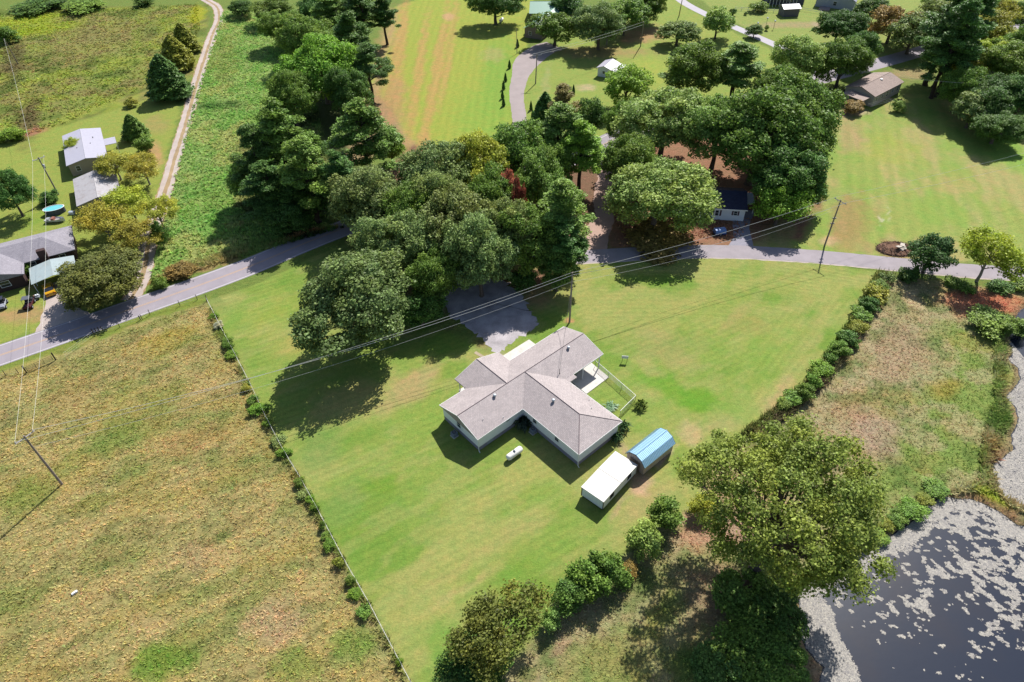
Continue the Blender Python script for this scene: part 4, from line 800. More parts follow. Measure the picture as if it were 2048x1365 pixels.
# the big yellowing tree beside the pond (own mesh)
P, Nn, lob, L = lobes_crown(901, 23, 15, 13., 150, 1.45, 64000, .36, .75, top=.62, jit=.34, inner=.2, hole=.62)
P = P+np.random.RandomState(1).randn(*P.shape)*.2
pb = G(1497, 1160); e = empty('sycamore_tree', pb, 0, 'huge yellow-green tree beside the pond with a thick leaning trunk', 'tree')
ctr = G(1578, 985, 14)-pb; ctr[2] = 0
P[:, :2] += ctr[:2]; L = [(p+ctr, r) for p, r in L]
cr = mesh_crown(P, Nn, lob, .33, 901, leafmat('sycamore_leaves', .12, .4)); C.objects.link(cr); cr.parent = e; cr.color = (*[float(q) for q in S(160, 180, 88)], 1)
tr = trunk_mesh(10, .8, L, 5, BARK, lean=(ctr[0]*.85, ctr[1]*.85), nb=40); C.objects.link(tr); tr.parent = e
# ---------------------------------------------------------------- main house
TH = R(40.6); HO = (1.37, 68.74)
SH1 = shingle('brown_grey_shingles', S(220, 206, 204), S(200, 188, 188))
SIDING = mat('white_lap_siding', (.72, .73, .75), .6, .04, 2, stripes=(.2, .12, 1)); SKIRT = mat('grey_skirting', S(178, 172, 188), .8, .08, 3, stripes=(.3, .2, 0))
def h_(u, v, z=0):
    c, s = math.cos(TH), math.sin(TH); return np.array([HO[0]+u*c-v*s, HO[1]+u*s+v*c, z])
house = empty('house', (HO[0], HO[1], 0), TH, 'cross-shaped house with a grey-brown shingle roof and white siding in the middle of the lawn', 'house')
ZE, ZR = 3.2, 4.62; sl_ = (ZR-ZE)/4.5
out = [(-8.45, .35), (.35, .35), (.35, -11.35), (8.65, -11.35), (8.65, .5), (10.3, .5), (10.3, 2.9), (17.2, 2.9), (17.2, 8.75), (5., 8.75), (5., 9.9), (-3.4, 9.9), (-3.4, 8.75), (-8.45, 8.75)]
skirt = MB().extrude(out, -.05, .8).build('skirting', SKIRT, house)
out2 = [(-8.48, .32), (.32, .32), (.32, -11.38), (8.68, -11.38), (8.68, .47), (10.33, .47), (10.33, 2.87), (17.23, 2.87), (17.23, 8.78), (5.03, 8.78), (5.03, 9.93), (-3.43, 9.93), (-3.43, 8.78), (-8.48, 8.78)]
mb = MB().extrude(out2, .8, ZE-.14)
for u0, u1 in ((-8.5, -8.3), (17.05, 17.25)): mb.prism([(.5, ZE-.2), (4.5, ZR-.12), (8.6, ZE-.2)], u0, u1, 'x')
wall = mb.build('wall', SIDING, house)
MB().prism([(-3.3, ZE-.2), (.8, ZR-.12), (4.9, ZE-.2)], 11.3, 11.45, 'y').build('porch_gable', SIDING, house)
def gprof(c, z0=ZE, hw=4.55): return [(c-hw, z0-.15), (c-hw, z0+.02), (c, ZR+.02), (c+hw, z0+.02), (c+hw, z0-.15)]
rf = MB().prism(gprof(4.5), -8.85, 17.6, 'x').build('roof', SH1, house)
MB().prism([(p, z-.002) for p, z in gprof(.8)], 4.5, 11.8, 'y').build('roof', SH1, house)
mb = MB(); v0 = -11.75; e_ = -.05; e1 = 9.05   # hipped wing
mb.add([(e_, v0, ZE-.153), (e1, v0, ZE-.153), (e1, v0, ZE+.02), (e_, v0, ZE+.02), (4.5, v0+4.4, ZR+.018), (e_, 4.5, ZE-.153), (e1, 4.5, ZE-.153), (e1, 4.5, ZE+.02), (e_, 4.5, ZE+.02), (4.5, 4.5, ZR+.018)],
       [(0, 1, 2, 3), (3, 2, 4), (1, 6, 7, 2), (2, 7, 9, 4), (5, 0, 3, 8), (8, 3, 4, 9), (6, 5, 8, 9, 7), (1, 0, 5, 6)])
mb.build('roof', SH1, house)
RIDGE = mat('ridge_cap', S(152, 136, 140), .95, .12, 6)
mb = MB(); mb.tube([(-8.85, 4.5, ZR+.03), (17.6, 4.5, ZR+.03)], .07, 4); mb.tube([(.8, 4.6, ZR+.03), (.8, 11.8, ZR+.03)], .07, 4); mb.tube([(4.5, 4.5, ZR+.03), (4.5, v0+4.4, ZR+.03)], .07, 4)
for x in (e_, e1): mb.tube([(4.5, v0+4.4, ZR+.03), (x, v0, ZE+.03)], .06, 4)
mb.build('ridge_cap', RIDGE, house)
mb = MB(); mb.box(-8.88, .0, -.09, -.055, ZE-.17, ZE+.03); mb.box(10.6, 17.63, -.09, -.055, ZE-.17, ZE+.03); mb.box(-.09, -.055, v0, -.05, ZE-.17, ZE+.03); mb.box(-.05, e1, v0-.05, v0-.01, ZE-.17, ZE+.03); mb.box(e1+.005, e1+.05, v0, -.9, ZE-.17, ZE+.03)
mb.box(-8.88, -3.8, 9.055, 9.1, ZE-.17, ZE+.03); mb.box(5.4, 17.63, 9.055, 9.1, ZE-.17, ZE+.03); mb.build('gutter', TRIM, house)
for (a, b2, c_, d_) in ((-8.89, -8.852, 4.5, 1), (17.602, 17.64, 4.5, 1)):
    mb = MB()
    for s in (-1, 1): mb.add([(a, c_, ZR-.1), (a, c_, ZR+.035), (a, c_+s*4.56, ZE+.035), (a, c_+s*4.56, ZE-.16), (b2, c_, ZR-.1), (b2, c_, ZR+.035), (b2, c_+s*4.56, ZE+.035), (b2, c_+s*4.56, ZE-.16)], [(0, 1, 2, 3), (7, 6, 5, 4), (1, 5, 6, 2), (0, 3, 7, 4)])
    mb.build('gable_trim', TRIM, house)
mb = MB()
for s in (-1, 1): mb.add([(.8, 11.802, ZR-.1), (.8, 11.802, ZR+.035), (.8+s*4.56, 11.802, ZE+.035), (.8+s*4.56, 11.802, ZE-.16), (.8, 11.84, ZR-.1), (.8, 11.84, ZR+.035), (.8+s*4.56, 11.84, ZE+.035), (.8+s*4.56, 11.84, ZE-.16)], [(0, 1, 2, 3), (7, 6, 5, 4), (1, 5, 6, 2), (0, 3, 7, 4)])
mb.build('gable_trim', TRIM, house)
MB().prism([(9.07, ZE-.16), (9.07, ZE+.015), (10.7, ZE+.015), (10.7, ZE-.16)], -.88, .3, 'y').build('eave_extension', SH1, house)
# windows, doors
def window(parent, x, y, z, w_, h__, ax, sgn, shut=None, mat_=None, frame=TRIM):
    """ax: wall normal axis; sgn: outward direction"""
    f = MB(); gmb = MB(); t = .05
    def bx(m_, a0, a1, z0, z1, d0, d1):
        d0, d1 = sorted((sgn*d0, sgn*d1))
        if ax == 'x': m_.box(x+d0, x+d1, y+a0, y+a1, z+z0, z+z1)
        else: m_.box(x+a0, x+a1, y+d0, y+d1, z+z0, z+z1)
    W2, H2 = w_/2, h__/2
    for a in ((-W2-.07, -W2, -H2-.07, H2+.07), (W2, W2+.07, -H2-.07, H2+.07), (-W2, W2, H2, H2+.07), (-W2, W2, -H2-.07, -H2), (-W2, W2, -.02, .02)): bx(f, *a, 0, t)
    o = f.build('window', frame, parent); bx(gmb, -W2, W2, -H2, H2, -.01, .012); gmb.build('pane', mat_ or GLASS, o)
    if shut:
        for s in (-1, 1):
            q = MB(); a0, a1 = sorted((s*(W2+.09), s*(W2+.42))); bx(q, a0, a1, -H2-.03, H2+.03, 0, .04); q.build('shutter', shut, parent)
    return o
WS = mat('white_shutter', (.62, .64, .68), .6, .04, 2)
window(house, -8.48, 4.9, 2.0, .8, 1.25, 'x', -1, shut=WS)
window(house, -2.7, .32, 2.45, .75, .35, 'y', -1)
window(house, .32, -2.3, 2.1, .75, .9, 'x', -1); window(house, .32, -7.0, 2.1, .75, .9, 'x', -1)
window(house, 4.8, -11.38, 2.0, .9, 1., 'y', -1) if 0 else None
window(house, 8.68, -8.0, 2.0, .8, .9, 'x', 1); window(house, 8.68, -4.0, 2.0, .8, .9, 'x', 1)
window(house, 17.23, 5.5, 2.0, .9, 1.1, 'x', 1); window(house, 9.5, 8.78, 2., 1., 1.1, 'y', 1); window(house, 14, 8.78, 2., 1., 1.1, 'y', 1)
window(house, 14.8, 2.87, 2.0, 1.0, 1.1, 'y', -1)
DOORM = mat('door_paint', S(200, 200, 206), .5, .05, 2)
d = MB().box(11.6, 12.5, 2.81, 2.868, .75, 2.8).build('door', DOORM, house); MB().box(12.35, 12.42, 2.74, 2.81, 1.7, 1.78).build('handle', GREYM, d)
d = MB().box(-.6, .35, 9.93, 9.985, .75, 2.8).build('door', DOORM, house); MB().box(.2, .27, 9.985, 10.05, 1.7, 1.78).build('handle', GREYM, d)
ACC = mat('access_panel', S(190, 196, 206), .6, .05, 2)
MB().box(-6.9, -5.7, .335, .35, .1, .72).build('access_panel', ACC, house)
for (x, y) in ((.2, -11.5), (-8.6, .2)): MB().tube([(x, y, ZE-.1), (x, y, .25), (x-.05, y-.3, .1)], .06, 6).build('downspout', TRIM, house)
MB().box(-3.35, 4.95, 9.93, 11.6, .1, .62).build('porch_deck', CONC, house)
for x in (-3.2, .0, 1.7, 4.8): MB().box(x-.06, x+.06, 11.35, 11.47, .62, ZE-.14).build('porch_post', WHITE, house)
for x in (13.3, 17.15): MB().box(x-.07, x+.07, .2, .34, .12, ZE-.14).build('porch_post', WHITE, house)
def vent_turbine(u, v):
    z = ZE+min(v, 9-v)*sl_ if -8 < u < 17.6 and 0 < v < 9 else ZE+min(u, 9-u)*sl_
    o = MB().lathe([(.17, -.1), (.17, .22), (.16, .24)], (u, v, z), 12).build('roof_vent', GREYM, house, True)
    MB().lathe([(.1, .24), (.25, .25), (.27, .35), (.22, .46), (.1, .5)], (u, v, z), 14).build('vent_cap', mat('vent_cap_metal', S(225, 232, 240), .35, .06, 5, spec=.6), o, True)
def localuv(cx, cy, z):
    p = G(860+cx/3.9, 620+cy/3.9, z)[:2]-np.array(HO); c, s = math.cos(TH), math.sin(TH); return p[0]*c+p[1]*s, -p[0]*s+p[1]*c
for cx, cy, z in ((1080, 295, 4.4), (505, 670, 4.4), (962, 705, 4.4)): vent_turbine(*localuv(cx, cy+8, z))
for cx, cy, z in ((415, 862, 3.7), (572, 835, 3.6), (1242, 705, 3.5), (1260, 775, 3.7), (1412, 832, 3.5)):
    u, v = localuv(cx, cy, z); zz = ZE+((9-u if u > 4.5 else u) if v < 0 else min(v, 9-v))*sl_
    MB().lathe([(.05, -.1), (.05, .3), (.045, .32)], (u, v, zz), 8).build('vent_pipe', WHITE, house, True)
u, v = localuv(1010, 492, 3.8); zz = ZE+v*sl_; MAST = h_(u, v, zz+1.0)
o = MB().tube([(u, v, zz-.1), (u, v, zz+.95), (u+.1, v, zz+1.05)], .045, 8).build('power_mast', DARKM, house); MB().lathe([(.14, 0), (.1, .06)], (u, v, zz), 8).build('flashing', DARKM, house)
# patio and garage pads
pt = sheet('patio', [G(860+x/3.9, 620+y/3.9, .12) for x, y in ((1090, 552), (1250, 405), (1395, 525), (1222, 655))][::-1], .12, CONC, .14, kind='structure')
sheet('concrete_apron', [h_(5.6, 9.0), h_(13.4, 9.0), h_(13.4, 13.2), h_(5.6, 13.2)], .1, CONC, .12)
sheet('front_path', W([(952, 703), (985, 722), (982, 727), (948, 707)]), .03, roadmat('border_stone', S(206, 188, 160), .1, .1), .04)
# ---------------------------------------------------------------- small things round the house
def ac_unit(px, py, label):
    p = G(px, py); t = empty('air_conditioner', p, TH, label, 'air conditioner')
    MB().box(-.48, .48, -.48, .48, 0, .08).build('base', CONC, t)
    MB().box(-.4, .4, -.4, .4, .08, .85).build('casing', mat('ac_casing', S(150, 160, 180), .5, .1, 4, spec=.5, stripes=(.06, .35, 1)), t, bev=.03)
    o = MB().lathe([(.33, .852), (.33, .88), (.3, .88)], n=18).build('fan_grille', DARKM, t)
    mb = MB()
    for k in range(6): a = k*PI/3; mb.tube([(0, 0, .9), (.3*math.cos(a), .3*math.sin(a), .9)], .02, 4)
    mb.build('fan_blade', GREYM, o)
ac_unit(909, 872, 'air conditioner on its pad below the gable window at the left end of the house'); ac_unit(1066, 865, 'air conditioner near the inner corner of the house')
t = empty('propane_tank', G(1029, 913), TH, 'white horizontal propane tank on the lawn in front of the house', 'tank')
TANKW = mat('tank_white', (.72, .7, .66), .4, .06, 2, spec=.5)
prof = [(.01, -1.45), (.25, -1.42), (.42, -1.3), (.5, -1.12), (.5, 1.12), (.42, 1.3), (.25, 1.42), (.01, 1.45)]
def hor(mb, prof, zc, n=16):
    vs = []; fs = []
    for r, x in prof:
        for k in range(n): a = 2*PI*k/n; vs.append((x, r*math.cos(a), zc+r*math.sin(a)))
    for i in range(len(prof)-1):
        for k in range(n): fs.append((i*n+k, (i+1)*n+k, (i+1)*n+(k+1) % n, i*n+(k+1) % n))
    return mb.add(vs, fs)
hor(MB(), prof, .72).build('shell', TANKW, t, True); MB().lathe([(.2, 1.15), (.2, 1.32), (.16, 1.36), (.02, 1.38)], n=12).build('valve_dome', mat('tank_grey', S(120, 130, 145), .5, .1, 4), t, True)
for x in (-.75, .75): MB().box(x-.06, x+.06, -.32, .32, 0, .3).build('leg', GREYM, t)
t = empty('lawn_sign', G(1249, 724), R(-8), 'small white board on a short post on the lawn right of the house', 'sign')
MB().box(-.55, .55, -.03, .03, .75, 1.35).build('board', WHITE, t, bev=.01); 
for x in (-.4, .4): MB().box(x-.03, x+.03, .03, .09, 0, 1.2).build('leg', POSTW, t)
# chain link fence
def chain_fence(pts, label, H=1.25, gap=3.):
    t = empty('chain_link_fence', pts[0], 0, label, 'fence'); P = [np.array([p[0]-pts[0][0], p[1]-pts[0][1], 0]) for p in pts]; rail = MB(); mesh = MB()
    for a, b2 in zip(P[:-1], P[1:]):
        L = np.linalg.norm(b2-a); n_ = max(1, round(L/gap)); d_ = (b2-a)/L
        for k in range(n_+1):
            q = a+(b2-a)*k/n_; MB().tube([q+[0, 0, 0], q+[0, 0, H+.05]], .035, 6).build('post', GREYM, t)
        rail.tube([a+[0, 0, H], b2+[0, 0, H]], .035, 6); s = 0
        while s < L-.1:
            e2 = min(H, L-s); mesh.tube([a+d_*s+[0, 0, .03], a+d_*(s+e2)+[0, 0, .03+e2]], .006, 3, False); mesh.tube([a+d_*(s+e2)+[0, 0, .03], a+d_*s+[0, 0, .03+e2]], .006, 3, False); s += .13
    rail.build('top_rail', mat('galvanised', (.6, .6, .6), .4, .06, 3, spec=.5), t); mesh.build('wire_mesh', GREYM, t); return t
cf = lambda x, y: G(860+x/3.9, 620+y/3.9)
chain_fence([cf(1290, 440), cf(1600, 710), cf(1480, 830)], 'chain link fence with a white top rail round the little yard beside the patio')
# strappy plants
def strappy(px, py, r, h2, n_, col, label, seed):
    rs = random.Random(seed); t = empty('strap_leaf_plant', G(px, py), 0, label, 'plant'); mb = MB()
    for k in range(n_):
        a = rs.uniform(0, 6.28); L = r*rs.uniform(.6, 1.1); hh = h2*rs.uniform(.6, 1.1); d_ = np.array([math.cos(a), math.sin(a), 0]); s = np.array([-d_[1], d_[0], 0])*.09; o_ = np.array([rs.gauss(0, r*.2), rs.gauss(0, r*.2), 0])
        p0 = o_; p1 = o_+d_*L*.45+[0, 0, hh]; p2 = o_+d_*L+[0, 0, hh*.55]
        mb.add([p0-s*.5, p0+s*.5, p1+s*1.3, p1-s*1.3, p2], [(0, 1, 2, 3), (3, 2, 4)])
    mb.build('leaves', mat('strap_leaf_'+str(seed), col, .5, .3, 6), t); return t
strappy(1281, 815, 1.2, 1.1, 70, S(120, 140, 50), 'yellow-green strappy plant at the corner of the chain link fence', 1)
strappy(1245, 858, 1.3, 1.2, 70, S(70, 105, 48), 'green strappy plant at the far corner of the house end', 2)
strappy(1232, 880, 1.1, 1., 60, S(58, 92, 44), 'dark strappy plant against the house end wall', 3)
strappy(1222, 838, .8, .8, 30, S(110, 130, 60), 'small strappy plant between the fence and the house', 4)
strappy(1047, 853, 1.5, 1.5, 130, S(44, 66, 44), 'dark leafy plant in the inner corner of the house', 5)
strappy(1222, 815, 1.2, .35, 60, S(120, 160, 110), 'low pale-flowered plant in the fenced yard', 6)
# ---------------------------------------------------------------- sheds
t = empty('box_shed', (13.02, 56.75, 0), R(47.5), 'white box shed with a flat white roof beside the blue-roofed barn', 'shed')
WP = mat('white_panel', (.68, .72, .78), .5, .04, 1.5, stripes=(.6, .1, 0)); WR = mat('white_roof_sheet', (.5, .485, .46), .5, .05, 1.2, dirt=(S(225, 215, 205), .3))
MB().box(-3.9, 3.9, -1.78, 1.78, .28, 2.22).build('wall', WP, t); MB().box(-3.8, 3.8, -1.65, 1.65, 0, .28).build('base', DARKM, t)
mb = MB()
for s in (-1, 1): mb.prism([(0, 2.27), (0, 2.36), (s*4.05, 2.25), (s*4.05, 2.16)][::s], -1.9, 1.9, 'y')
rfo = mb.build('roof', WR, t); MB().box(-.04, .04, -1.9, 1.9, 2.3, 2.375).build('roof_seam', mat('seam_grey', S(205, 198, 190), .7, .05, 2), rfo)
window(t, -1.9, -1.78, 1.35, .75, .75, 'y', -1, frame=DARKM); window(t, 2.3, -1.78, 1.35, .75, .75, 'y', -1, frame=DARKM)
for x in (-3.92, 3.92):
    for y in (-1.8, 1.8): MB().box(x-.05, x+.05, y-.05, y+.05, .2, 2.15).build('corner_trim', DARKM if (x < 0) else WHITE, t)
d = MB().box(-3.96, -3.905, -.5, .5, .3, 2.05).build('door', WP, t) if 0 else None
t = empty('barn_shed', (19.5, 61.55, 0), R(39.8), 'wooden barn-style shed with a bright blue metal gambrel roof', 'shed')
PLY = mat('weathered_plywood', S(222, 202, 188), .9, .12, 3, dirt=(S(160, 138, 122), .6), stripes=(.4, .3, 0))
BLUE = mat('blue_metal_roof', (.42, .66, .86), .4, .06, 1.5, metal=.8, spec=.9, stripes=(.28, .3, 0)); BLUEL = BLUE
MB().prism([(-1.6, .15), (-1.6, 2.05), (-1.0, 2.75), (0, 3.12), (1.0, 2.75), (1.6, 2.05), (1.6, .15)], -3.2, 3.2, 'x').build('wall', PLY, t); MB().box(-3.1, 3.1, -1.5, 1.5, 0, .15).build('skid', DARKM, t)
gp = [(-1.82, 1.95), (-1.1, 2.85), (0, 3.26), (1.1, 2.85), (1.82, 1.95)]
mb = MB()
for (a, b2) in zip(gp[:-1], gp[1:]): mb.prism([a, b2, (b2[0], b2[1]+.06), (a[0], a[1]+.06)][::-1], -3.35, 3.35, 'x')
for q in range(25):
    x = -3.3+q*.275
    for (a, b2) in zip(gp[:-1], gp[1:]): mb.add([(x-.03, a[0], a[1]+.061), (x+.03, a[0], a[1]+.061), (x+.03, b2[0], b2[1]+.061), (x-.03, b2[0], b2[1]+.061), (x, a[0], a[1]+.1), (x, b2[0], b2[1]+.1)], [(0, 4, 5, 3), (4, 1, 2, 5)])
rfo = mb.build('roof', BLUE, t); MB().tube([(-3.36, 0, 3.34), (3.36, 0, 3.34)], .07, 5).build('ridge_cap', BLUE, rfo)
TRW = mat('grey_trim_board', S(110, 108, 112), .8, .1, 4)
mb = MB()
for x in (-3.37, 3.355):
    for (a, b2) in zip(gp[:-1], gp[1:]): mb.prism([(a[0], a[1]-.1), (b2[0], b2[1]-.1), (b2[0], b2[1]+.06), (a[0], a[1]+.06)], x, x+.02, 'x')
mb.build('gable_trim', TRW, t); MB().box(-3.235, -3.203, -.9, .9, .2, 2.05).build('door', mat('plywood_door', S(158, 138, 126), .9, .15, 3, stripes=(.3, .3, 0)), t)
# ---------------------------------------------------------------- generic gabled building
def gable(name, p, rz, L, Wd, ze, zr, wallm, roofm, label, cat='house', over=.35, wins=(), base=None):
    """ridge along local x"""
    t = empty(name, p, rz, label, cat)
    MB().prism([(-Wd/2, 0), (-Wd/2, ze-.1), (0, zr-.15), (Wd/2, ze-.1), (Wd/2, 0)], -L/2, L/2, 'x').build('wall', wallm, t)
    k = (zr-ze)/(Wd/2+over); mb = MB()
    for s in (-1, 1): mb.prism([(0, zr-.12), (0, zr), (s*(Wd/2+over), ze-.02), (s*(Wd/2+over), ze-.14)][::s], -L/2-over, L/2+over, 'x')
    r_ = mb.build('roof', roofm, t); MB().tube([(-L/2-over, 0, zr), (L/2+over, 0, zr)], .07, 4).build('ridge_cap', roofm, r_)
    for (face, a, w_, h2) in wins:
        z = ze*.55
        if face == 'f': window(t, a, -Wd/2-.003, z, w_, h2, 'y', -1)
        if face == 'b': window(t, a, Wd/2+.003, z, w_, h2, 'y', 1)
        if face == 'l': window(t, -L/2-.003, a, z, w_, h2, 'x', -1)
        if face == 'r': window(t, L/2+.003, a, z, w_, h2, 'x', 1)
    return t
def two(a, b2): d_ = (G(*b2)-G(*a))[:2]; return math.atan2(d_[1], d_[0])
METALW = mat('white_ribbed_roof', S(214, 210, 226), .4, .05, 1.5, spec=.5, stripes=(.45, .1, 0)); CREAM = mat('cream_siding', S(205, 190, 170), .8, .08, 3, stripes=(.2, .12, 1))
# white-roofed trailer: ridge runs from (161,259) to (171,316)
def ridge_building(name, pa, pb, zr, Wd, ze, *a, **k):
    A, B = G(*pa, zr), G(*pb, zr); c = (A+B)/2; c[2] = 0; L = np.linalg.norm((B-A)[:2]); return gable(name, c, math.atan2(B[1]-A[1], B[0]-A[0]), L-.7, Wd, ze, zr, *a, **k), c
t, c0 = ridge_building('trailer_home', (171, 317), (160, 258), 3.8, 8.4, 3.0, CREAM, METALW, 'trailer home with a white ribbed metal roof behind the golden trees', wins=(('l', 2.4, .9, 1.2), ('l', -2.2, .9, 1.2), ('f', 2, .9, 1), ('f', -2, .9, 1)))
for x, y in ((2.5, 1.2), (-1.5, 1.5), (2.9, -2.4), (-.5, -1.6)): MB().lathe([(.1, 0), (.1, .6)], (x, y, 3.05), 8).build('vent_pipe', DARKM, t)
t2 = MB().box(-1.5, 2.5, -7.2, -4.3, 2.55, 2.65).build('porch_roof', METALW, t); MB().box(2.3, 2.4, -7.1, -7., 0, 2.6).build('porch_post', WHITE, t); MB().box(-1.4, -1.3, -7.1, -7., 0, 2.6).build('porch_post', WHITE, t)
RUSTR = mat('old_white_tin', S(206, 202, 206), .6, .12, 2, dirt=(S(150, 120, 105), .5), stripes=(.5, .12, 0))
t, c0 = ridge_building('shed', (185, 342), (195, 395), 3.4, 8.5, 2.5, CREAM, RUSTR, 'sagging shed with a stained white tin roof under the golden trees', 'shed')
# brick house bottom left
LGR = shingle('pale_grey_shingles', S(188, 182, 192), S(170, 165, 176))
A = G(0, 498, 4.4); B = G(82, 477, 4.4); a_ = math.atan2(B[1]-A[1], B[0]-A[0]); c0 = A+(B-A)*.2; c0[2] = 0
t = empty('brick_house', c0, a_, 'dark brick house with a pale grey hipped roof at the left edge', 'house')
MB().box(-14, 10.6, -4.6, 4.6, 0, 2.9).build('wall', BRICK, t)
mb = MB(); x0, x1, y0, y1 = -14.5, 11.1, -5.1, 5.1
mb.add([(x0, y0, 2.9), (x1, y0, 2.9), (x1, y1, 2.9), (x0, y1, 2.9), (x0+5, 0, 4.6), (x1-5, 0, 4.6), (x0, y0, 2.75), (x1, y0, 2.75), (x1, y1, 2.75), (x0, y1, 2.75)], [(0, 1, 5, 4), (1, 2, 5), (2, 3, 4, 5), (3, 0, 4), (6, 7, 1, 0), (7, 8, 2, 1), (8, 9, 3, 2), (9, 6, 0, 3), (9, 8, 7, 6)]); r_ = mb.build('roof', LGR, t)
mb = MB().prism([(-6, 2.74), (-6, 2.9), (-2, 4.3), (2, 2.9), (2, 2.74)], -9.2, 0, 'y'); mb.build('roof', LGR, t); MB().box(-5.5, 1.5, -8.7, -4.6, 0, 2.78).build('wall', BRICK, t)
for x in (5.6,): MB().box(x-.75, x+.75, -5.5, -4.55, 0, 4.7).build('chimney', BRICK, t)
MB().lathe([(.22, 0), (.22, .9), (.16, 1.)], (-4.5, 2.2, 3.7), 10).build('chimney', DARKM, t)
for x in (-9, 3.2, 8.5): window(t, x, -4.605, 1.7, 1., 1.2, 'y', -1)
window(t, -1.8, -8.705, 1.6, 1.6, 1.2, 'y', -1); window(t, 10.605, 0, 1.7, 1, 1.2, 'x', 1)
# carport
A, B = G(100, 519, 3.0), G(106, 551, 3.0); c0 = (A+B)/2; c0[2] = 0; a_ = math.atan2(B[1]-A[1], B[0]-A[0])
t = empty('carport', c0, a_, 'open carport with a ribbed pale green metal roof beside the brick house', 'carport'); CPM = mat('pale_green_ribbed_metal', S(196, 212, 214), .4, .05, 1.5, spec=.5, stripes=(.4, .22, 0), dirt=(S(170, 150, 140), .3))
mb = MB(); Lc = np.linalg.norm((B-A)[:2])/2
for s in (-1, 1): mb.prism([(0, 2.94), (0, 3.), (s*4., 2.4), (s*4., 2.34)][::s], -Lc, Lc, 'x')
mb.build('roof', CPM, t)
for x in (-Lc+.3, 0, Lc-.3):
    for y in (-3.7, 3.7): MB().box(x-.06, x+.06, y-.06, y+.06, 0, 2.42).build('post', WHITE, t)
cardir = a_
# white house, dark roof
WSD = mat('white_board_siding', (.62, .64, .7), .6, .04, 2, stripes=(.2, .1, 1)); DKR = shingle('blue_black_shingles', S(62, 68, 98), S(50, 54, 82)); SHUTM = mat('maroon_shutter', S(110, 84, 96), .7, .08, 3)
wl, wr = G(1432, 440), G(1486, 443); a_ = math.atan2(wr[1]-wl[1], wr[0]-wl[0]); dd = np.array([math.cos(a_), math.sin(a_), 0]); nn_ = np.array([-dd[1], dd[0], 0]); c0 = wr-dd*7+nn_*4.2
t = gable('white_house', c0, a_, 14, 8.4, 2.9, 4.7, WSD, DKR, 'small white house with a dark blue-black roof and maroon shutters among the trees')
window(t, 5.1, -4.205, 1.85, .7, .95, 'y', -1, shut=SHUTM); window(t, .4, -4.205, 1.7, .65, 1.25, 'y', -1, shut=None); window(t, 1.3, -4.205, 1.7, .65, 1.25, 'y', -1)
for x in (-.35, 2.05): MB().box(x-.17, x+.17, -4.25, -4.2, 1.05, 2.4).build('shutter', SHUTM, t)
d = MB().box(3.0, 3.9, -4.25, -4.2, .2, 2.2).build('door', DOORM, t) if 0 else None
MB().box(-7.3, 7.36, -4.6, -4.56, 2.7, 2.92).build('gutter', TRIM, t); MB().prism([(-1, 2.2), (-1, 2.3), (3.5, 2.5), (3.5, 2.4)], 7.4, 9.4, 'x').build('side_roof', WHITE, t); MB().box(9.2, 9.3, -.9, -.8, 0, 2.25).build('side_post', WHITE, t)
# brown-roofed house right
BRR = shingle('brown_shingles', S(200, 178, 168), S(184, 162, 154)); PALEW = mat('pale_siding', S(214, 204, 196), .8, .06, 2, stripes=(.25, .1, 1))
A, B = G(1742, 215), G(1797, 186); a_ = math.atan2(B[1]-A[1], B[0]-A[0]); dd = np.array([math.cos(a_), math.sin(a_), 0]); nn_ = np.array([-dd[1], dd[0], 0]); Lb = np.linalg.norm((B-A)[:2]); c0 = (A+B)/2+nn_*4.2
t = gable('brown_roofed_house', c0, a_, Lb, 8.4, 3.1, 4.5, PALEW, BRR, 'pale house with a brown shingle roof at the edge of the right-hand lawn', wins=(('f', -Lb*.38, .9, .8), ('f', -Lb*.18, .9, .8), ('f', .0, .9, 1.3), ('f', Lb*.2, .9, .8), ('f', Lb*.38, .9, 1.3)))
MB().prism([(-3.4, 2.5), (-3.4, 2.65), (2.6, 2.95), (2.6, 2.8)][::1], -Lb/2-4.2, -Lb/2-.36, 'x').build('porch_roof', BRR, t)
for y in (-3.2, 2.4): MB().box(-Lb/2-4.1, -Lb/2-4., y, y+.1, 0, 2.6).build('porch_post', WHITE, t)
MB().lathe([(.45, 0), (.45, .12), (.2, .18)], (-Lb*.3, -1.6, 3.75), 12).build('roof_vent', DARKM, t); MB().lathe([(.35, 0), (.35, .3)], (Lb*.1, -.8, 4.15), 12).build('roof_vent', WHITE, t)
t = empty('dog_kennel', G(1690, 190), .3, 'dark clutter pile beside the brown-roofed house', 'clutter')
for k in range(7):
    q = random.Random(k); MB().box(-.5, .5, -.4, .4, 0, q.uniform(.5, 1.1)).build('crate', mat('clutter_dark', S(70, 66, 70), .8, .3, 3), t).location = (q.uniform(-2.5, 2.5), q.uniform(-1.5, 1.5), 0)
t['category'] = 'clutter'; t.name = 'clutter_pile'
# green metal roof house
GRM = mat('green_metal_roof', S(150, 196, 172), .35, .05, 1.5, spec=.6, stripes=(.5, .12, 0)); TANW = mat('tan_wall', S(170, 150, 140), .8, .08, 3)
t, c0 = ridge_building('green_roofed_house', (1060, 3), (1160, 3), 5.2, 13, 3.2, TANW, GRM, 'house with a pale green metal roof at the head of the curved drive')
A, B = G(1112, 12, 5.0), G(1066, 52, 4.2); a_ = math.atan2(B[1]-A[1], B[0]-A[0])-t.rotation_euler[2]
q = t.rotation_euler[2]; L0 = np.linalg.norm((B-A)[:2]); mb = MB()
wing = MB().prism([(-3.2, 0), (-3.2, 2.9), (0, 4.4), (3.2, 2.9), (3.2, 0)], 0, L0-.3, 'x').build('wall', TANW, t); wing.location = Matrix.Rotation(-q, 3, 'Z') @ Vector(A-c0-[0, 0, A[2]]); wing.rotation_euler = (0, 0, a_)
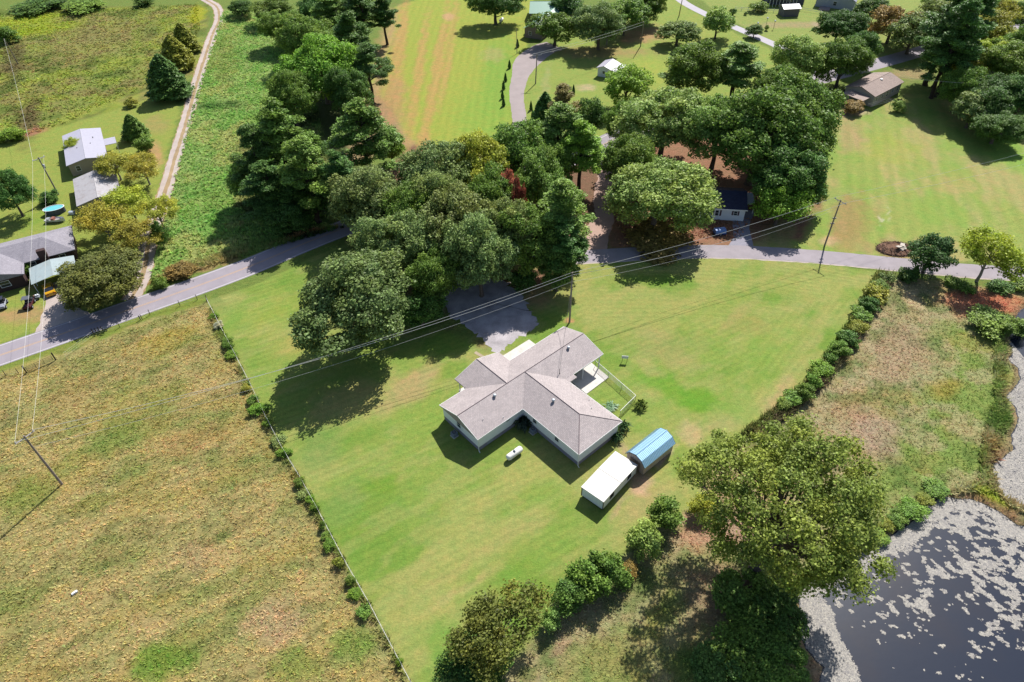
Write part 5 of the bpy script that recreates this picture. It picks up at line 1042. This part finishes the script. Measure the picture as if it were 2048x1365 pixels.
mb = MB()
for s in (-1, 1): mb.prism([(0, 4.55), (0, 4.65), (s*3.8, 2.95), (s*3.8, 2.85)][::s], 0, L0, 'x')
wr_ = mb.build('roof', GRM, t); wr_.location = wing.location; wr_.rotation_euler = (0, 0, a_)
window(wing, L0-.29, -1.2, 1.6, .9, 1.1, 'x', 1) ; window(wing, L0*.5, -3.205, 1.6, 1., 1.1, 'y', -1)
# small white shed with porch, partly behind the cone tree
t = gable('white_shed', G(1215, 148), R(60), 6, 4, 2.6, 3.4, WHITE, METALW, 'small white shed with an arched roof and lean-to behind the bright cone-shaped tree', 'shed', wins=(('l', 0, .8, .7),))
MB().prism([(-4.6, 2.2), (-4.6, 2.28), (-2.3, 2.55), (-2.3, 2.47)], -3.2, 3.2, 'x').build('lean_to_roof', METALW, t)
for x in (-3, 3): MB().box(x-.06, x+.06, -4.5, -4.4, 0, 2.22).build('post', WHITE, t)
t = gable('grey_shed', G(1576, 30), R(4), 5.6, 4.4, 2.7, 3.6, mat('grey_shed_wall', S(138, 134, 140), .8, .06, 3, stripes=(.4, .15, 0)), METALW, 'grey shed with a white metal roof behind the white fence at the top', 'shed')
t = gable('porch_house', G(1566, 4), R(-4), 13, 7, 2.9, 4., mat('blue_grey_wall', S(110, 114, 132), .8, .08, 3), METALW, 'blue-grey house with a white railed porch at the top edge', wins=(('f', 1.5, 1, 1.1),))
MB().box(-6.6, 3.2, -6.2, -3.55, 2.55, 2.65).build('porch_roof', WHITE, t)
for k in range(9): MB().box(-6.5+k*1.18, -6.38+k*1.18, -6.1, -5.98, 0, 2.55).build('porch_post', WHITE, t)
t = gable('grey_gabled_house', G(1672, 8), R(62), 12, 13, 3.0, 6.6, mat('pale_blue_wall', S(206, 212, 224), .7, .05, 2, stripes=(.3, .1, 1)), mat('blue_grey_roof', S(150, 152, 174), .6, .08, 2), 'large gabled house with grey-blue walls at the top edge', wins=(('l', 0, 1.1, 1.3),))
MB().box(-10, -6.4, 1., 4.6, 0, .4).build('deck', mat('deck_wood', S(190, 170, 165), .8, .15, 4), t)
# ---------------------------------------------------------------- pool, boat, vehicles
t = empty('swimming_pool', G(112, 426), R(22), 'oval above-ground swimming pool with turquoise water', 'pool')
def oval(mb, a, b2, z0, z1, n=28): return mb.lathe([(1, z0), (1, z1)], n=n, sx=a, sy=b2)
oval(MB(), 2.1, 1.25, 0, 1.2).build('wall', mat('pool_wall', S(90, 100, 116), .5, .1, 2, stripes=(.8, .3, 0)), t)
mb = MB(); mb.lathe([(2.08, 1.2), (2.2, 1.22), (2.2, 1.28), (2.02, 1.28)], n=28, sy=.59, cap=False); mb.build('rim', WHITE, t)
oval(MB(), 2.03, 1.2, 1.1, 1.215).build('pool_water', mat('pool_water', (.12, .42, .46), .3, .05, 1, spec=.4), t)
t = empty('boat', G(112, 444), R(2), 'small white boat loaded with clutter behind the brick house', 'boat')
hull = MB(); 
vs = []; secs = [(-2.8, .85, .75), (-1, .95, .8), (1, .9, .85), (2.2, .55, .95), (2.9, .06, 1.05)]
secs = [(x*.72, w_*.8, h2) for x, w_, h2 in secs]
for x, w_, h2 in secs: vs += [(x, -w_, h2), (x, -w_*.7, .25), (x, 0, .1), (x, w_*.7, .25), (x, w_, h2)]
fs = [(i*5+k, (i+1)*5+k, (i+1)*5+k+1, i*5+k+1) for i in range(4) for k in range(4)]+[(4, 3, 2, 1, 0)]; hull.add(vs, fs).build('hull', WHITE, t)
MB().box(-1.7, 1.2, -.5, .5, .45, .55).build('deck', mat('boat_deck', S(190, 186, 186), .8, .2, 3), t); MB().box(-.6, 0, -.5, .5, .55, 1.05).build('seat', mat('boat_seat', S(170, 110, 96), .7, .2, 3), t); MB().box(-1.6, -1.1, -.45, .45, .55, .95).build('motor_cover', GREYM, t)
def wheels(t, xs, ys, r, w_=.2, rim=GREYM):
    for x in xs:
        for s in (-1, 1):
            vs = MB()
            def disc(rr, y0, y1):
                mb = MB(); n_ = 16; v = [(x+rr*math.cos(2*PI*k/n_), y, r+rr*math.sin(2*PI*k/n_)) for y in (y0, y1) for k in range(n_)]
                return mb.add(v, [(k, (k+1) % n_, n_+(k+1) % n_, n_+k) for k in range(n_)]+[tuple(range(n_)), tuple(range(n_, 2*n_))[::-1]])
            wh = disc(r, s*ys-w_/2, s*ys+w_/2).build('wheel', BLACKR, t, bev=.02); disc(r*.6, s*(ys+.01)-w_/2, s*(ys+.01)+w_/2).build('rim', rim, wh)
def car(p, rz, L, Wd, body, label, name='car', H=1.35):
    t = empty(name, p, rz, label, 'car'); h2 = L/2; w2 = Wd/2; mb = MB(); pr = [(-1, .35, .92), (-.97, .8, .96), (-.62, .88, 1), (-.2, .9, 1), (.35, .88, 1), (.8, .78, .98), (.98, .62, .9), (1, .35, .85)]
    vs = []; 
    for a, z, k in pr: vs += [(a*h2, -w2*k, .28), (a*h2, -w2*k, z*.72), (a*h2, -w2*k*.93, z), (a*h2, w2*k*.93, z), (a*h2, w2*k, z*.72), (a*h2, w2*k, .28)]
    n_ = len(pr); fs = [(i*6+k, i*6+(k+1) % 6, (i+1)*6+(k+1) % 6, (i+1)*6+k) for i in range(n_-1) for k in range(6)]+[tuple(range(6))[::-1], tuple(range((n_-1)*6, n_*6))]
    mb.add(vs, fs).build('body', body, t, bev=.04)
    x = [-.62*h2, -.3*h2, .12*h2, .42*h2]; zc = .86
    g_ = MB(); g_.add([(x[0], -w2*.86, zc), (x[3], -w2*.86, zc), (x[3], w2*.86, zc), (x[0], w2*.86, zc), (x[1], -w2*.7, H-.03), (x[2], -w2*.7, H-.03), (x[2], w2*.7, H-.03), (x[1], w2*.7, H-.03)], [(0, 1, 5, 4), (1, 2, 6, 5), (2, 3, 7, 6), (3, 0, 4, 7), (4, 5, 6, 7)]).build('windows', GLASS, t)
    MB().box(x[1]-.02, x[2]+.02, -w2*.71, w2*.71, H-.04, H+.02).build('roof', body, t, bev=.02)
    for s in (-1, 1):
        MB().box(-h2*1.004, -h2*.97, s*w2*.62-.22, s*w2*.62+.22, .62, .76).build('tail_light', mat('red_lens', S(190, 40, 30), .3, .05, 1), t); MB().box(h2*.97, h2*1.003, s*w2*.6-.2, s*w2*.6+.2, .5, .62).build('headlight', mat('clear_lens', (.6, .6, .6), .2, .05, 1), t)
    wheels(t, (-h2*.62, h2*.62), w2*.92, .33); return t
yc = car(G(100, 583), cardir+PI+.12, 4.4, 1.9, mat('yellow_car_paint', S(246, 186, 30), .3, .03, 1, spec=.6), 'yellow car parked half under the carport')
MB().box(-2.15, -1.95, -.8, .8, .98, 1.03).build('spoiler', mat('yellow_car_paint', None or (1, 1, 1)), yc)
def buggy(p, rz, label, body, roof):
    t = empty('utility_buggy', p, rz, label, 'utility buggy')
    MB().box(-1.4, 1.4, -.68, .68, .35, .7).build('chassis', body, t, bev=.05); MB().prism([(-.6, .7), (-.6, .8), (.6, .8), (.6, .7)], .5, 1.35, 'x').build('hood', body, t, bev=.04)
    MB().box(-1.35, -.5, -.62, .62, .7, 1.0).build('cargo_bed', DARKM, t); st = MB().box(-.4, .05, -.55, .55, .7, .9).box(-.5, -.38, -.55, .55, .7, 1.35).build('seat', DARKM, t)
    MB().box(-.65, .6, -.68, .68, 1.82, 1.88).build('roof', roof, t, bev=.02)
    for x in (-.55, .5):
        for s in (-1, 1): MB().tube([(x+(.2 if x > 0 else 0), s*.62, .7), (x, s*.62, 1.83)], .03, 6).build('roll_bar', DARKM, t)
    wheels(t, (-.95, .95), .7, .32, .25); return t
buggy(G(60, 612), R(-75), 'dark red utility buggy with a flat grey roof parked on the lawn by the road', mat('maroon_paint', S(96, 40, 52), .4, .1, 2), mat('grey_canopy', S(108, 112, 124), .6, .05, 2))
buggy(G(6, 613), R(-68), 'silver and black utility buggy cut by the left edge', mat('silver_paint', S(190, 194, 208), .35, .15, 2), mat('dark_blue_canopy', S(60, 66, 86), .5, .1, 2))
t = empty('garden_cart', G(75, 598), R(20), 'small cluttered garden cart with white bags beside the dark red buggy', 'cart'); MB().box(-.6, .6, -.4, .4, .35, .6).build('tray', GREYM, t); wheels(t, (0,), .45, .25, .1); MB().tube([(.6, 0, .45), (1.2, 0, .7)], .03, 6).build('handle', DARKM, t)
for k in range(3): MB().lathe([(.02, 0), (.25, .08), (.22, .3), (.05, .4)], (-.3+k*.3, .1*(k-1), .58), 9).build('bag', WHITE if k else mat('brown_bag', S(150, 120, 100), .8, .2, 3), t, True)
t = empty('covered_cart', G(1438, 468), R(8), 'little blue covered cart on the leaf litter by the white house', 'cart')
BL = mat('light_blue_plastic', S(120, 160, 226), .45, .1, 2); MB().prism([(-.8, .35), (-.8, .9), (-.5, 1.25), (.5, 1.25), (.8, .9), (.8, .35)], -1.1, 1.2, 'x').build('cover', BL, t, bev=.06); MB().box(-1.2, 1.25, -.85, .85, .25, .4).build('frame', mat('dark_blue_plastic', S(40, 60, 130), .5, .1, 2), t); wheels(t, (0,), .8, .3, .15)
t = empty('propane_tank', G(1003, 44), R(70), 'white propane tank on the top field by the shady trees', 'tank'); hor(MB(), [(r*1., x) for r, x in prof], .7).build('shell', TANKW, t, True); MB().lathe([(.2, 1.1), (.2, 1.3), (.02, 1.35)], n=10).build('valve_dome', GREYM, t)
for x in (-.75, .75): MB().box(x-.06, x+.06, -.32, .32, 0, .3).build('leg', GREYM, t)
t = empty('trough', G(960, 12), R(-5), 'pale trough in the shade at the top of the field', 'trough'); MB().box(-1.2, 1.2, -.45, .45, .1, .16).box(-1.2, -1.14, -.45, .45, .16, .6).box(1.14, 1.2, -.45, .45, .16, .6).box(-1.14, 1.14, -.45, -.39, .16, .6).box(-1.14, 1.14, .39, .45, .16, .6).build('basin', mat('pale_blue_plastic', S(180, 190, 206), .5, .08, 2), t)
for x in (-.9, .9): MB().box(x-.08, x+.08, -.4, .4, 0, .1).build('foot', GREYM, t)
# small objects on lawns near the trailer
for k, (x, y, lb) in enumerate([(145, 428, 'small white box on the grass between the pool and the golden trees'), (143, 486, 'small pale box at the corner of the brick house')]):
    t = empty('storage_box', G(x, y), .3*k, lb, 'box'); MB().box(-.6, .6, -.35, .35, 0, .5).build('body', WHITE, t, bev=.03); MB().box(-.63, .63, -.38, .38, .5, .58).build('lid', mat('pale_lid', S(190, 200, 214), .5, .05, 2), t)
# brush piles
def brush(px, py, r, label, seed, cols, slabs=0):
    t = empty('brush_pile', G(px, py), 0, label, 'brush pile'); rs = random.Random(seed); mb = MB()
    for k in range(260):
        a = rs.uniform(0, 6.28); q = r*math.sqrt(rs.random()); z = .9*(1-(q/r)**2)*rs.random()+.05; b2 = rs.uniform(0, 3.14); L = rs.uniform(.4, 1.4)
        c = np.array([q*math.cos(a)*1.5, q*math.sin(a), z]); d_ = np.array([math.cos(b2), math.sin(b2), rs.uniform(-.3, .3)])*L/2; mb.tube([c-d_, c+d_], rs.uniform(.02, .06), 4)
    mb.build('branches', cols[0], t); mb = MB()
    mb.lathe([(r*1.3, 0), (r*1.05, .15), (r*.6, .4), (.1, .55)], n=20, sx=1.15, sy=.8); mb.build('mound', cols[1], t, True, 0)
    for k in range(slabs):
        o = MB().box(-.55, .55, -.4, .4, 0, .12).build('slab', mat('pale_slab', S(222, 210, 196), .8, .1, 3), t); o.location = (rs.uniform(-1, 1.4), rs.uniform(-.6, .9), .5+.1*k); o.rotation_euler = (rs.uniform(-.3, .3), rs.uniform(-.3, .3), rs.uniform(0, 3))
    return t
brush(1792, 499, 2.6, 'heap of brush and broken boards beside the lane', 1, (mat('brush_wood', S(150, 122, 106), .95, .35, 5), mat('brush_soil', S(140, 104, 84), .95, .3, 3)), 5)
brush(1990, 266, 1.6, 'small rock and mulch mound on the right-hand lawn', 2, (mat('mulch_wood', S(120, 104, 96), .95, .3, 5), mat('mulch', S(166, 132, 116), .95, .25, 3)), 1)
brush(1000, 1205, 1.0, 'small twig heap by the airy olive tree', 3, (mat('grey_twigs', S(160, 146, 140), .95, .3, 5), mat('brush_soil', (1, 1, 1))), 0) if 0 else None
# clothes line
t = empty('washing_line', G(1735, 225), two((1735, 225), (1790, 210)), 'bare metal washing line frame on the lawn by the brown-roofed house', 'washing line')
for x in (0, 8): MB().tube([(x, 0, 0), (x, 0, 2)], .05, 6).tube([(x, -.8, 2), (x, .8, 2)], .04, 6).build('post', mat('rusty_pipe', S(110, 96, 90), .7, .2, 4), t)
for y in (-.7, 0, .7): MB().tube([(0, y, 2), (8, y, 1.98)], .02, 4).build('line', WIREM, t)
# yard lamps
for k, (x, y, lb) in enumerate([(1513, 62, 'white-topped yard lamp, left of the three below the white fence'), (1532, 52, 'white-topped yard lamp, middle of the three, behind the little bush'), (1547, 58, 'white-topped yard lamp, right of the three below the white fence')]):
    t = empty('yard_lamp', G(x, y), 0, lb, 'lamp', 'three yard lamps'); MB().tube([(0, 0, 0), (0, 0, 2.2)], .06, 8).build('pole', DARKM, t); MB().lathe([(.12, 2.2), (.28, 2.3), (.3, 2.6), (.2, 2.75), (.02, 2.8)], n=12).build('lamp_head', WHITE, t, True)
# ---------------------------------------------------------------- fences
def wire_fence(pts, label, step=6, H=1.2, wires=3, extra=(), name='wire_fence', skip=lambda p: False):
    P = [np.array([p[0]-pts[0][0], p[1]-pts[0][1], 0]) for p in pts]; t = empty(name, pts[0], 0, label, 'fence'); rs = random.Random(len(label))
    for a, b2 in zip(P[:-1], P[1:]):
        L = np.linalg.norm(b2-a); n_ = max(1, round(L/step))
        for k in range(n_):
            q = a+(b2-a)*k/n_; ln = np.array([rs.uniform(-.06, .06), rs.uniform(-.06, .06), 0]); MB().tube([q+[0, 0, -.1], q+ln+[0, 0, H*rs.uniform(.95, 1.1)]], .055, 6).build('post', POSTW, t)
    for z in np.linspace(.35, H-.08, wires):
        mb = MB(); mb.tube([p+[0, 0, z] for p in P], .012, 4); mb.build('wire', WIREM, t)
    return t
wire_fence([G(x, y) for x, y in FENCE], 'wire fence on wooden posts between the rough field and the lawn', 7)
wire_fence([G(x, y) for x, y in [(415, 601), (395, 600), (360, 612), (300, 630), (285, 640), (240, 655), (190, 672), (132, 716)]], 'old wire fence along the bottom of the road, from the corner to the gate', 8)
wire_fence([G(x, y) for x, y in [(38, 748), (12, 752), (-60, 780)]], 'wire fence with leaning posts left of the field gate', 3.5)
wire_fence([G(x, y) for x, y in [(1835, 552), (1860, 560), (1890, 560), (1925, 566), (1975, 576), (2040, 580), (2150, 590)]], 'post and wire fence below the lane at the right', 4.5, 1.4)
A, B = G(57, 745), G(108, 722); t = empty('field_gate', A, math.atan2(B[1]-A[1], B[0]-A[0]), 'dark metal tube gate into the rough field', 'gate'); Lg = np.linalg.norm((B-A)[:2])
RUST = mat('dark_rusty_tube', S(92, 84, 80), .6, .2, 4); mb = MB()
for z in (.25, .45, .65, .88, 1.15): mb.tube([(0, 0, z), (Lg, 0, z)], .03, 6)
mb.build('rail', RUST, t)
for x in (0, Lg/3, 2*Lg/3, Lg): MB().tube([(x, 0, .2), (x, 0, 1.2)], .035, 6).build('upright', RUST, t)
for x in (-.25, Lg+.3): MB().tube([(x, 0, -.1), (x, 0, 1.7)], .11, 8).build('gate_post', POSTW, t)
t = empty('rail_fence', G(1470, 21), 0, 'white rail fence with a gate at the top edge', 'fence'); Q = [G(1470, 21), G(1530, 24), G(1560, 26)]; P_ = [q-Q[0] for q in Q]
mb = MB(); [mb.tube([p+[0, 0, z] for p in P_], .05, 4) for z in (.55, 1.1)]; mb.build('rail', WHITE, t)
for k in range(8): q = P_[0]+(P_[-1]-P_[0])*k/7; MB().box(q[0]-.06, q[0]+.06, q[1]-.06, q[1]+.06, 0, 1.2).build('post', WHITE, t)
t = empty('rail_fence', G(1600, 24), 0, 'white rail fence right of the grey shed', 'fence'); Q = [G(1600, 22), G(1640, 28), G(1650, 36)]; P_ = [q-G(1600, 24) for q in Q]
mb = MB(); [mb.tube([p+[0, 0, z] for p in P_], .05, 4) for z in (.55, 1.1)]; mb.build('rail', WHITE, t)
for q in P_: MB().box(q[0]-.06, q[0]+.06, q[1]-.06, q[1]+.06, 0, 1.2).build('post', WHITE, t)
# roadside bits
t = empty('roadside_scrap', G(196, 664), .4, 'small dark scrap by the road edge above the rough field', 'scrap'); 
for k in range(4): MB().tube([(k*.55-.8, 0, 0), (k*.5-.8, .1, .9)], .09, 7).build('stub', POSTW, t)
t = empty('marker_post', G(281, 640), 0, 'short dark post beside the road', 'post'); MB().tube([(0, 0, 0), (0, 0, 1.)], .08, 8).build('post', POSTW, t); MB().box(-.12, .12, -.03, .03, .7, 1.0).build('plate', GREYM, t)
t = empty('feed_block', G(150, 1187), .8, 'small white block lying in the rough field', 'block'); MB().box(-.35, .35, -.15, .15, 0, .25).build('block', WHITE, t, bev=.04); MB().box(-.2, .2, -.12, .12, .25, .29).build('cap', TRIM, t)
# ---------------------------------------------------------------- poles and wires
def pole(base, top, H, label, arm=None, arms2=None, r=.15, transf=False, lean=True):
    B = G(*base); Tp = G(*top, H) if lean else B+[0, 0, H]; t = empty('utility_pole', B, 0, label, 'utility pole'); d_ = Tp-B
    MB().tube([(0, 0, -.2), d_*.5, d_], [r*1.15, r, r*.75], 8).build('shaft', POLEW, t)
    pts = []
    if arm is not None:
        ax = np.array([math.cos(arm), math.sin(arm), 0]); L = 1.35; c = d_*((H-.35)/H)
        ao = MB().tube([c-ax*L+[0, 0, 0], c+ax*L], .085, 4).build('crossarm', mat('crossarm_wood', S(206, 200, 204), .8, .15, 5), t)
        for s in (-1, 1):
            q = c+ax*s*(L-.15); MB().lathe([(.04, .05), (.07, .14), (.05, .24), (.07, .3)], tuple(q), 8).build('insulator', WHITE, ao, True); pts.append(B+q+[0, 0, .32])
            MB().tube([c+ax*s*.8, d_*((H-1.1)/H)], .03, 4).build('brace', GREYM, t)
    pts.append(B+d_+[0, 0, .02])
    if transf: MB().lathe([(.02, 0), (.24, .03), (.26, .85), (.2, .95), (.02, 1.)], tuple(d_*((H-2.6)/H)+[.38, -.2, 0]), 12).build('transformer', GREYM, t, True)
    t['_n'] = 0; del t['_n']
    return B, d_, pts
P1 = pole((124, 969), (47, 872), 11, 'leaning utility pole with a pale crossarm in the rough field', arm=R(58)); B1, D1, Q1 = P1
PM = pole((1139, 645), (1145, 545), 11, 'utility pole at the corner of the lawn behind the house'); BM, DM, QM = PM
PR = pole((1649, 492), (1682, 400), 10.6, 'utility pole with a crossarm beside the lane at the right', arm=R(-60)); BR_, DR, QR = PR
for z in (5.2, 6.4): MB().box(-.35, .35, -.1, .1, z, z+.18).build('bracket', DARKM, [o for o in C.objects if o.name.startswith('utility_pole')][-1]).location = tuple(DR*[z/10.6, z/10.6, 0])
PT = pole((117, 390), (76, 315), 9.5, 'utility pole behind the pool with a transformer', arm=R(50), transf=True); BT, DT, QT = PT
PB = pole((36, 128), (8, 78), 9.5, 'thin distant utility pole on the left meadow'); QB = PB[2]
PC = pole((1071, 168), (1074, 108), 8.6, 'utility pole beside the curved drive', arm=R(5)); QC = PC[2]
PD = pole((1281, 93), (1288, 44), 8.6, 'utility pole on the upper lawn'); QD = PD[2]
PE = pole((1034, 108), (1033, 56), 7.5, 'bare thin pole left of the curved drive', r=.09)
PF = pole((1358, 32), (1366, -8), 9., 'utility pole behind the round lawn tree'); QF = PF[2]
PG = pole((1738, 58), (1748, 28), 8., 'utility pole between the trees near the top', transf=True)
PH = pole((1985, 250), (2014, 170), 9.5, 'leaning utility pole with a transformer at the wooded right edge', arm=R(0), transf=True); QH = PH[2]
POLEX = pole((600, 120), (601, 80), 6, 'hidden', r=.08) if 0 else None
def wire(a, b2, sag, label, r=.028, mt=WIREM, n=14):
    a, b2 = np.array(a), np.array(b2); P = [a+(b2-a)*t-np.array([0, 0, 4*sag*t*(1-t)]) for t in np.linspace(0, 1, n)]; o = empty('power_line', P[0], 0, label, 'wire'); MB().tube([p-P[0] for p in P], r, 4).build('wire', mt, o)
mt_top = BM+DM; MID = lambda dz, s=0: mt_top+np.array([s, 0, -dz])
wire(QR[0], MID(.1, -.2), .8, 'upper wire between the lane pole and the pole behind the house')
wire(QR[1], MID(.5, .2), 1.6, 'middle wire between the lane pole and the pole behind the house', r=.034)
wire(BR_+DR*.82, BM+DM*.82, 1.8, 'lowest thin wire between the lane pole and the pole behind the house', r=.018)
wire(Q1[0], MID(.1, -.2), 1.6, 'upper wire from the pole behind the house to the field pole')
wire(Q1[1], MID(.5, .2), 2.2, 'middle wire from the pole behind the house to the field pole', r=.034)
wire(B1+D1*.78, BM+DM*.82, 2.0, 'lowest thin wire from the pole behind the house to the field pole', r=.02)
wire(MID(1.2), MAST, .6, 'service wire from the pole down to the mast on the house roof', r=.022, mt=WIRED)
wire(QR[0], G(2300, 235, 10), 1.0, 'upper wire running right from the lane pole', r=.02); wire(QR[1], G(2300, 262, 10), 1.0, 'lower wire running right from the lane pole', r=.02)
wire(Q1[0], QT[0], 1.5, 'left wire from the field pole up to the pole behind the pool', r=.015); wire(Q1[1], QT[1], 2.2, 'right wire from the field pole up to the pole behind the pool', r=.015)
wire(B1+D1*.72, G(-260, 985, 7.5), .8, 'dark cable leaving the field pole at the left edge', r=.035, mt=WIRED)
wire(QT[0], QB[0], 1.2, 'wire from the pole behind the pool up over the meadow', r=.02)
wire(QC[0], QD[0], .4, 'upper wire across the curved drive'); wire(QC[1], QD[0]-[0, 0, .8], .5, 'lower wire across the curved drive')
wire(QH[0], QH[0]+np.array([-30, 14, -1]), .6, 'wire into the trees from the leaning right-hand pole', r=.02)
# ---------------------------------------------------------------- grasses as real tufts
def tufts(name, pts, dens, h0, h1, w0, seed, label, colf=1.1, hole=None, lean=1.1, clump=0., blades=5, cat='grass'):
    rs = np.random.RandomState(seed); P = W(pts); lo = P[:, :2].min(0); hi = P[:, :2].max(0); n = int((hi-lo).prod()*dens)
    x = rs.uniform(lo[0], hi[0], n); y = rs.uniform(lo[1], hi[1], n); k = polysd(x, y, P) > 0
    x, y = x[k], y[k]
    if clump: k = fbm(x/2.2, y/2.2, seed, 4)+rs.rand(len(x))*.25 > clump; x, y = x[k], y[k]
    col, sdw = ground_col(x, y); k = sdw < -.2; x, y, col = x[k], y[k], col[k]; n = len(x)
    col = np.minimum(col*colf*1.55, .7)*rs.uniform(.8, 1.25, n)[:, None]*(1+rs.randn(n, 3)*.07); B = blades
    an = rs.uniform(0, 6.28, (n, B)); h = rs.uniform(h0, h1, (n, 1))*rs.uniform(.6, 1.2, (n, B)); rr = h*lean*rs.uniform(.3, 1.4, (n, B)); w_ = w0*rs.uniform(.6, 1.4, (n, B))
    off = rs.randn(n, B, 2)*h1*.22; bx_ = x[:, None]+off[..., 0]; by = y[:, None]+off[..., 1]; c, s = np.cos(an), np.sin(an)
    V = np.zeros((n, B, 3, 3)); V[:, :, 0, 0] = bx_-s*w_; V[:, :, 0, 1] = by+c*w_; V[:, :, 1, 0] = bx_+s*w_; V[:, :, 1, 1] = by-c*w_; V[:, :, 2, 0] = bx_+c*rr; V[:, :, 2, 1] = by+s*rr; V[:, :, 2, 2] = h; V[:, :, :2, 2] = -.02
    cc = np.repeat(col, B, 0); ca = np.concatenate([np.clip(cc, 0, 1), np.ones((len(cc), 1))], 1)
    return tag(npmesh(name, V.reshape(-1, 3), np.arange(n*B*3).reshape(-1, 3), TUFT, {'tint': ('FACE', 'FLOAT_COLOR', ca)}), label, cat, kind='stuff')
m, nt, n, l, b = newmat('grass_blades'); a = N(nt, 'Attribute', attribute_name='tint'); l.new(a.outputs['Color'], b.inputs['Base Color']); b.inputs['Roughness'].default_value = .8; b.inputs['Specular IOR Level'].default_value = .15
t_ = N(nt, 'BsdfTranslucent'); l.new(a.outputs['Color'], t_.inputs[0]); mx = N(nt, 'MixShader'); mx.inputs[0].default_value = .45; l.new(b.outputs[0], mx.inputs[1]); l.new(t_.outputs[0], mx.inputs[2]); l.new(mx.outputs[0], n['Material Output'].inputs['Surface']); TUFT = m
tufts('dry_grass', [(-60, 762), (0, 752), (110, 728), (200, 682), (300, 645), (400, 612), (410, 610)]+[(x-6, y+4) for x, y in FENCE[1:]]+[(860, 1440), (-100, 1440)], 7, .14, .3, .07, 11, 'rough dry grass covering the field left of the fence', colf=1.42)
tufts('pasture_grass', [(1800, 560), (1930, 585), (2100, 600), (2100, 1440), (970, 1440), (1065, 1295), (1235, 1130), (1400, 1040), (1500, 900), (1600, 830), (1740, 650)], 6, .1, .24, .06, 12, 'weedy pasture grass between the hedge and the ponds', colf=1.25)
tufts('tall_grass', [(345, 378), (376, 250), (412, 130), (445, 25), (600, 25), (640, 250), (690, 400), (660, 462), (480, 515), (300, 560), (305, 540), (330, 440)], 2.4, .28, .6, .17, 13, 'tall green weeds between the two-track path and the pines', colf=1.42)
tufts('meadow_weeds', [(-40, 300), (-40, 30), (200, 20), (395, 8), (400, 70), (330, 150), (290, 175), (150, 238), (60, 272)], 1.1, .28, .6, .2, 14, 'rough weeds on the upper left meadow', colf=1.35)
tufts('bank_plants', [(1990, 985), (2060, 1040), (2060, 1000), (1985, 900), (2020, 850), (2010, 780), (2015, 640), (1990, 660), (1990, 800), (1960, 900), (1960, 960), (1900, 985)], 14, .4, .8, .12, 15, 'rank grass on the strip between the two ponds', colf=1.2)
tufts('roadside_weeds', [(300, 575), (480, 515), (690, 455), (660, 452), (480, 490), (330, 545)], 8, .3, .8, .1, 16, 'tan weeds along the top of the road', colf=1.1)
tufts('leaf_litter', [(1215, 400), (1240, 470), (1480, 480), (1500, 440), (1420, 400)], 6, .1, .3, .1, 17, 'brown leaf litter under the pale spreading tree', colf=1.2, cat='leaf litter')

fs_ = []
for (x, y) in FENCE: fs_.append((x-11, y+4))
tufts('fence_row_weeds', fs_+[(x+1, y) for x, y in FENCE[::-1]], 22, .3, .75, .1, 18, 'ragged green and tan weeds grown up along the wire fence', colf=1.1, clump=.62, lean=.6)
tufts('hedge_weeds', [(x-16, y) for x, y in HEDGE]+[(x+14, y+6) for x, y in HEDGE[::-1]], 26, .5, 1.3, .14, 19, 'mixed weeds and vines between the hedge shrubs', colf=.62, clump=.32, lean=.6)
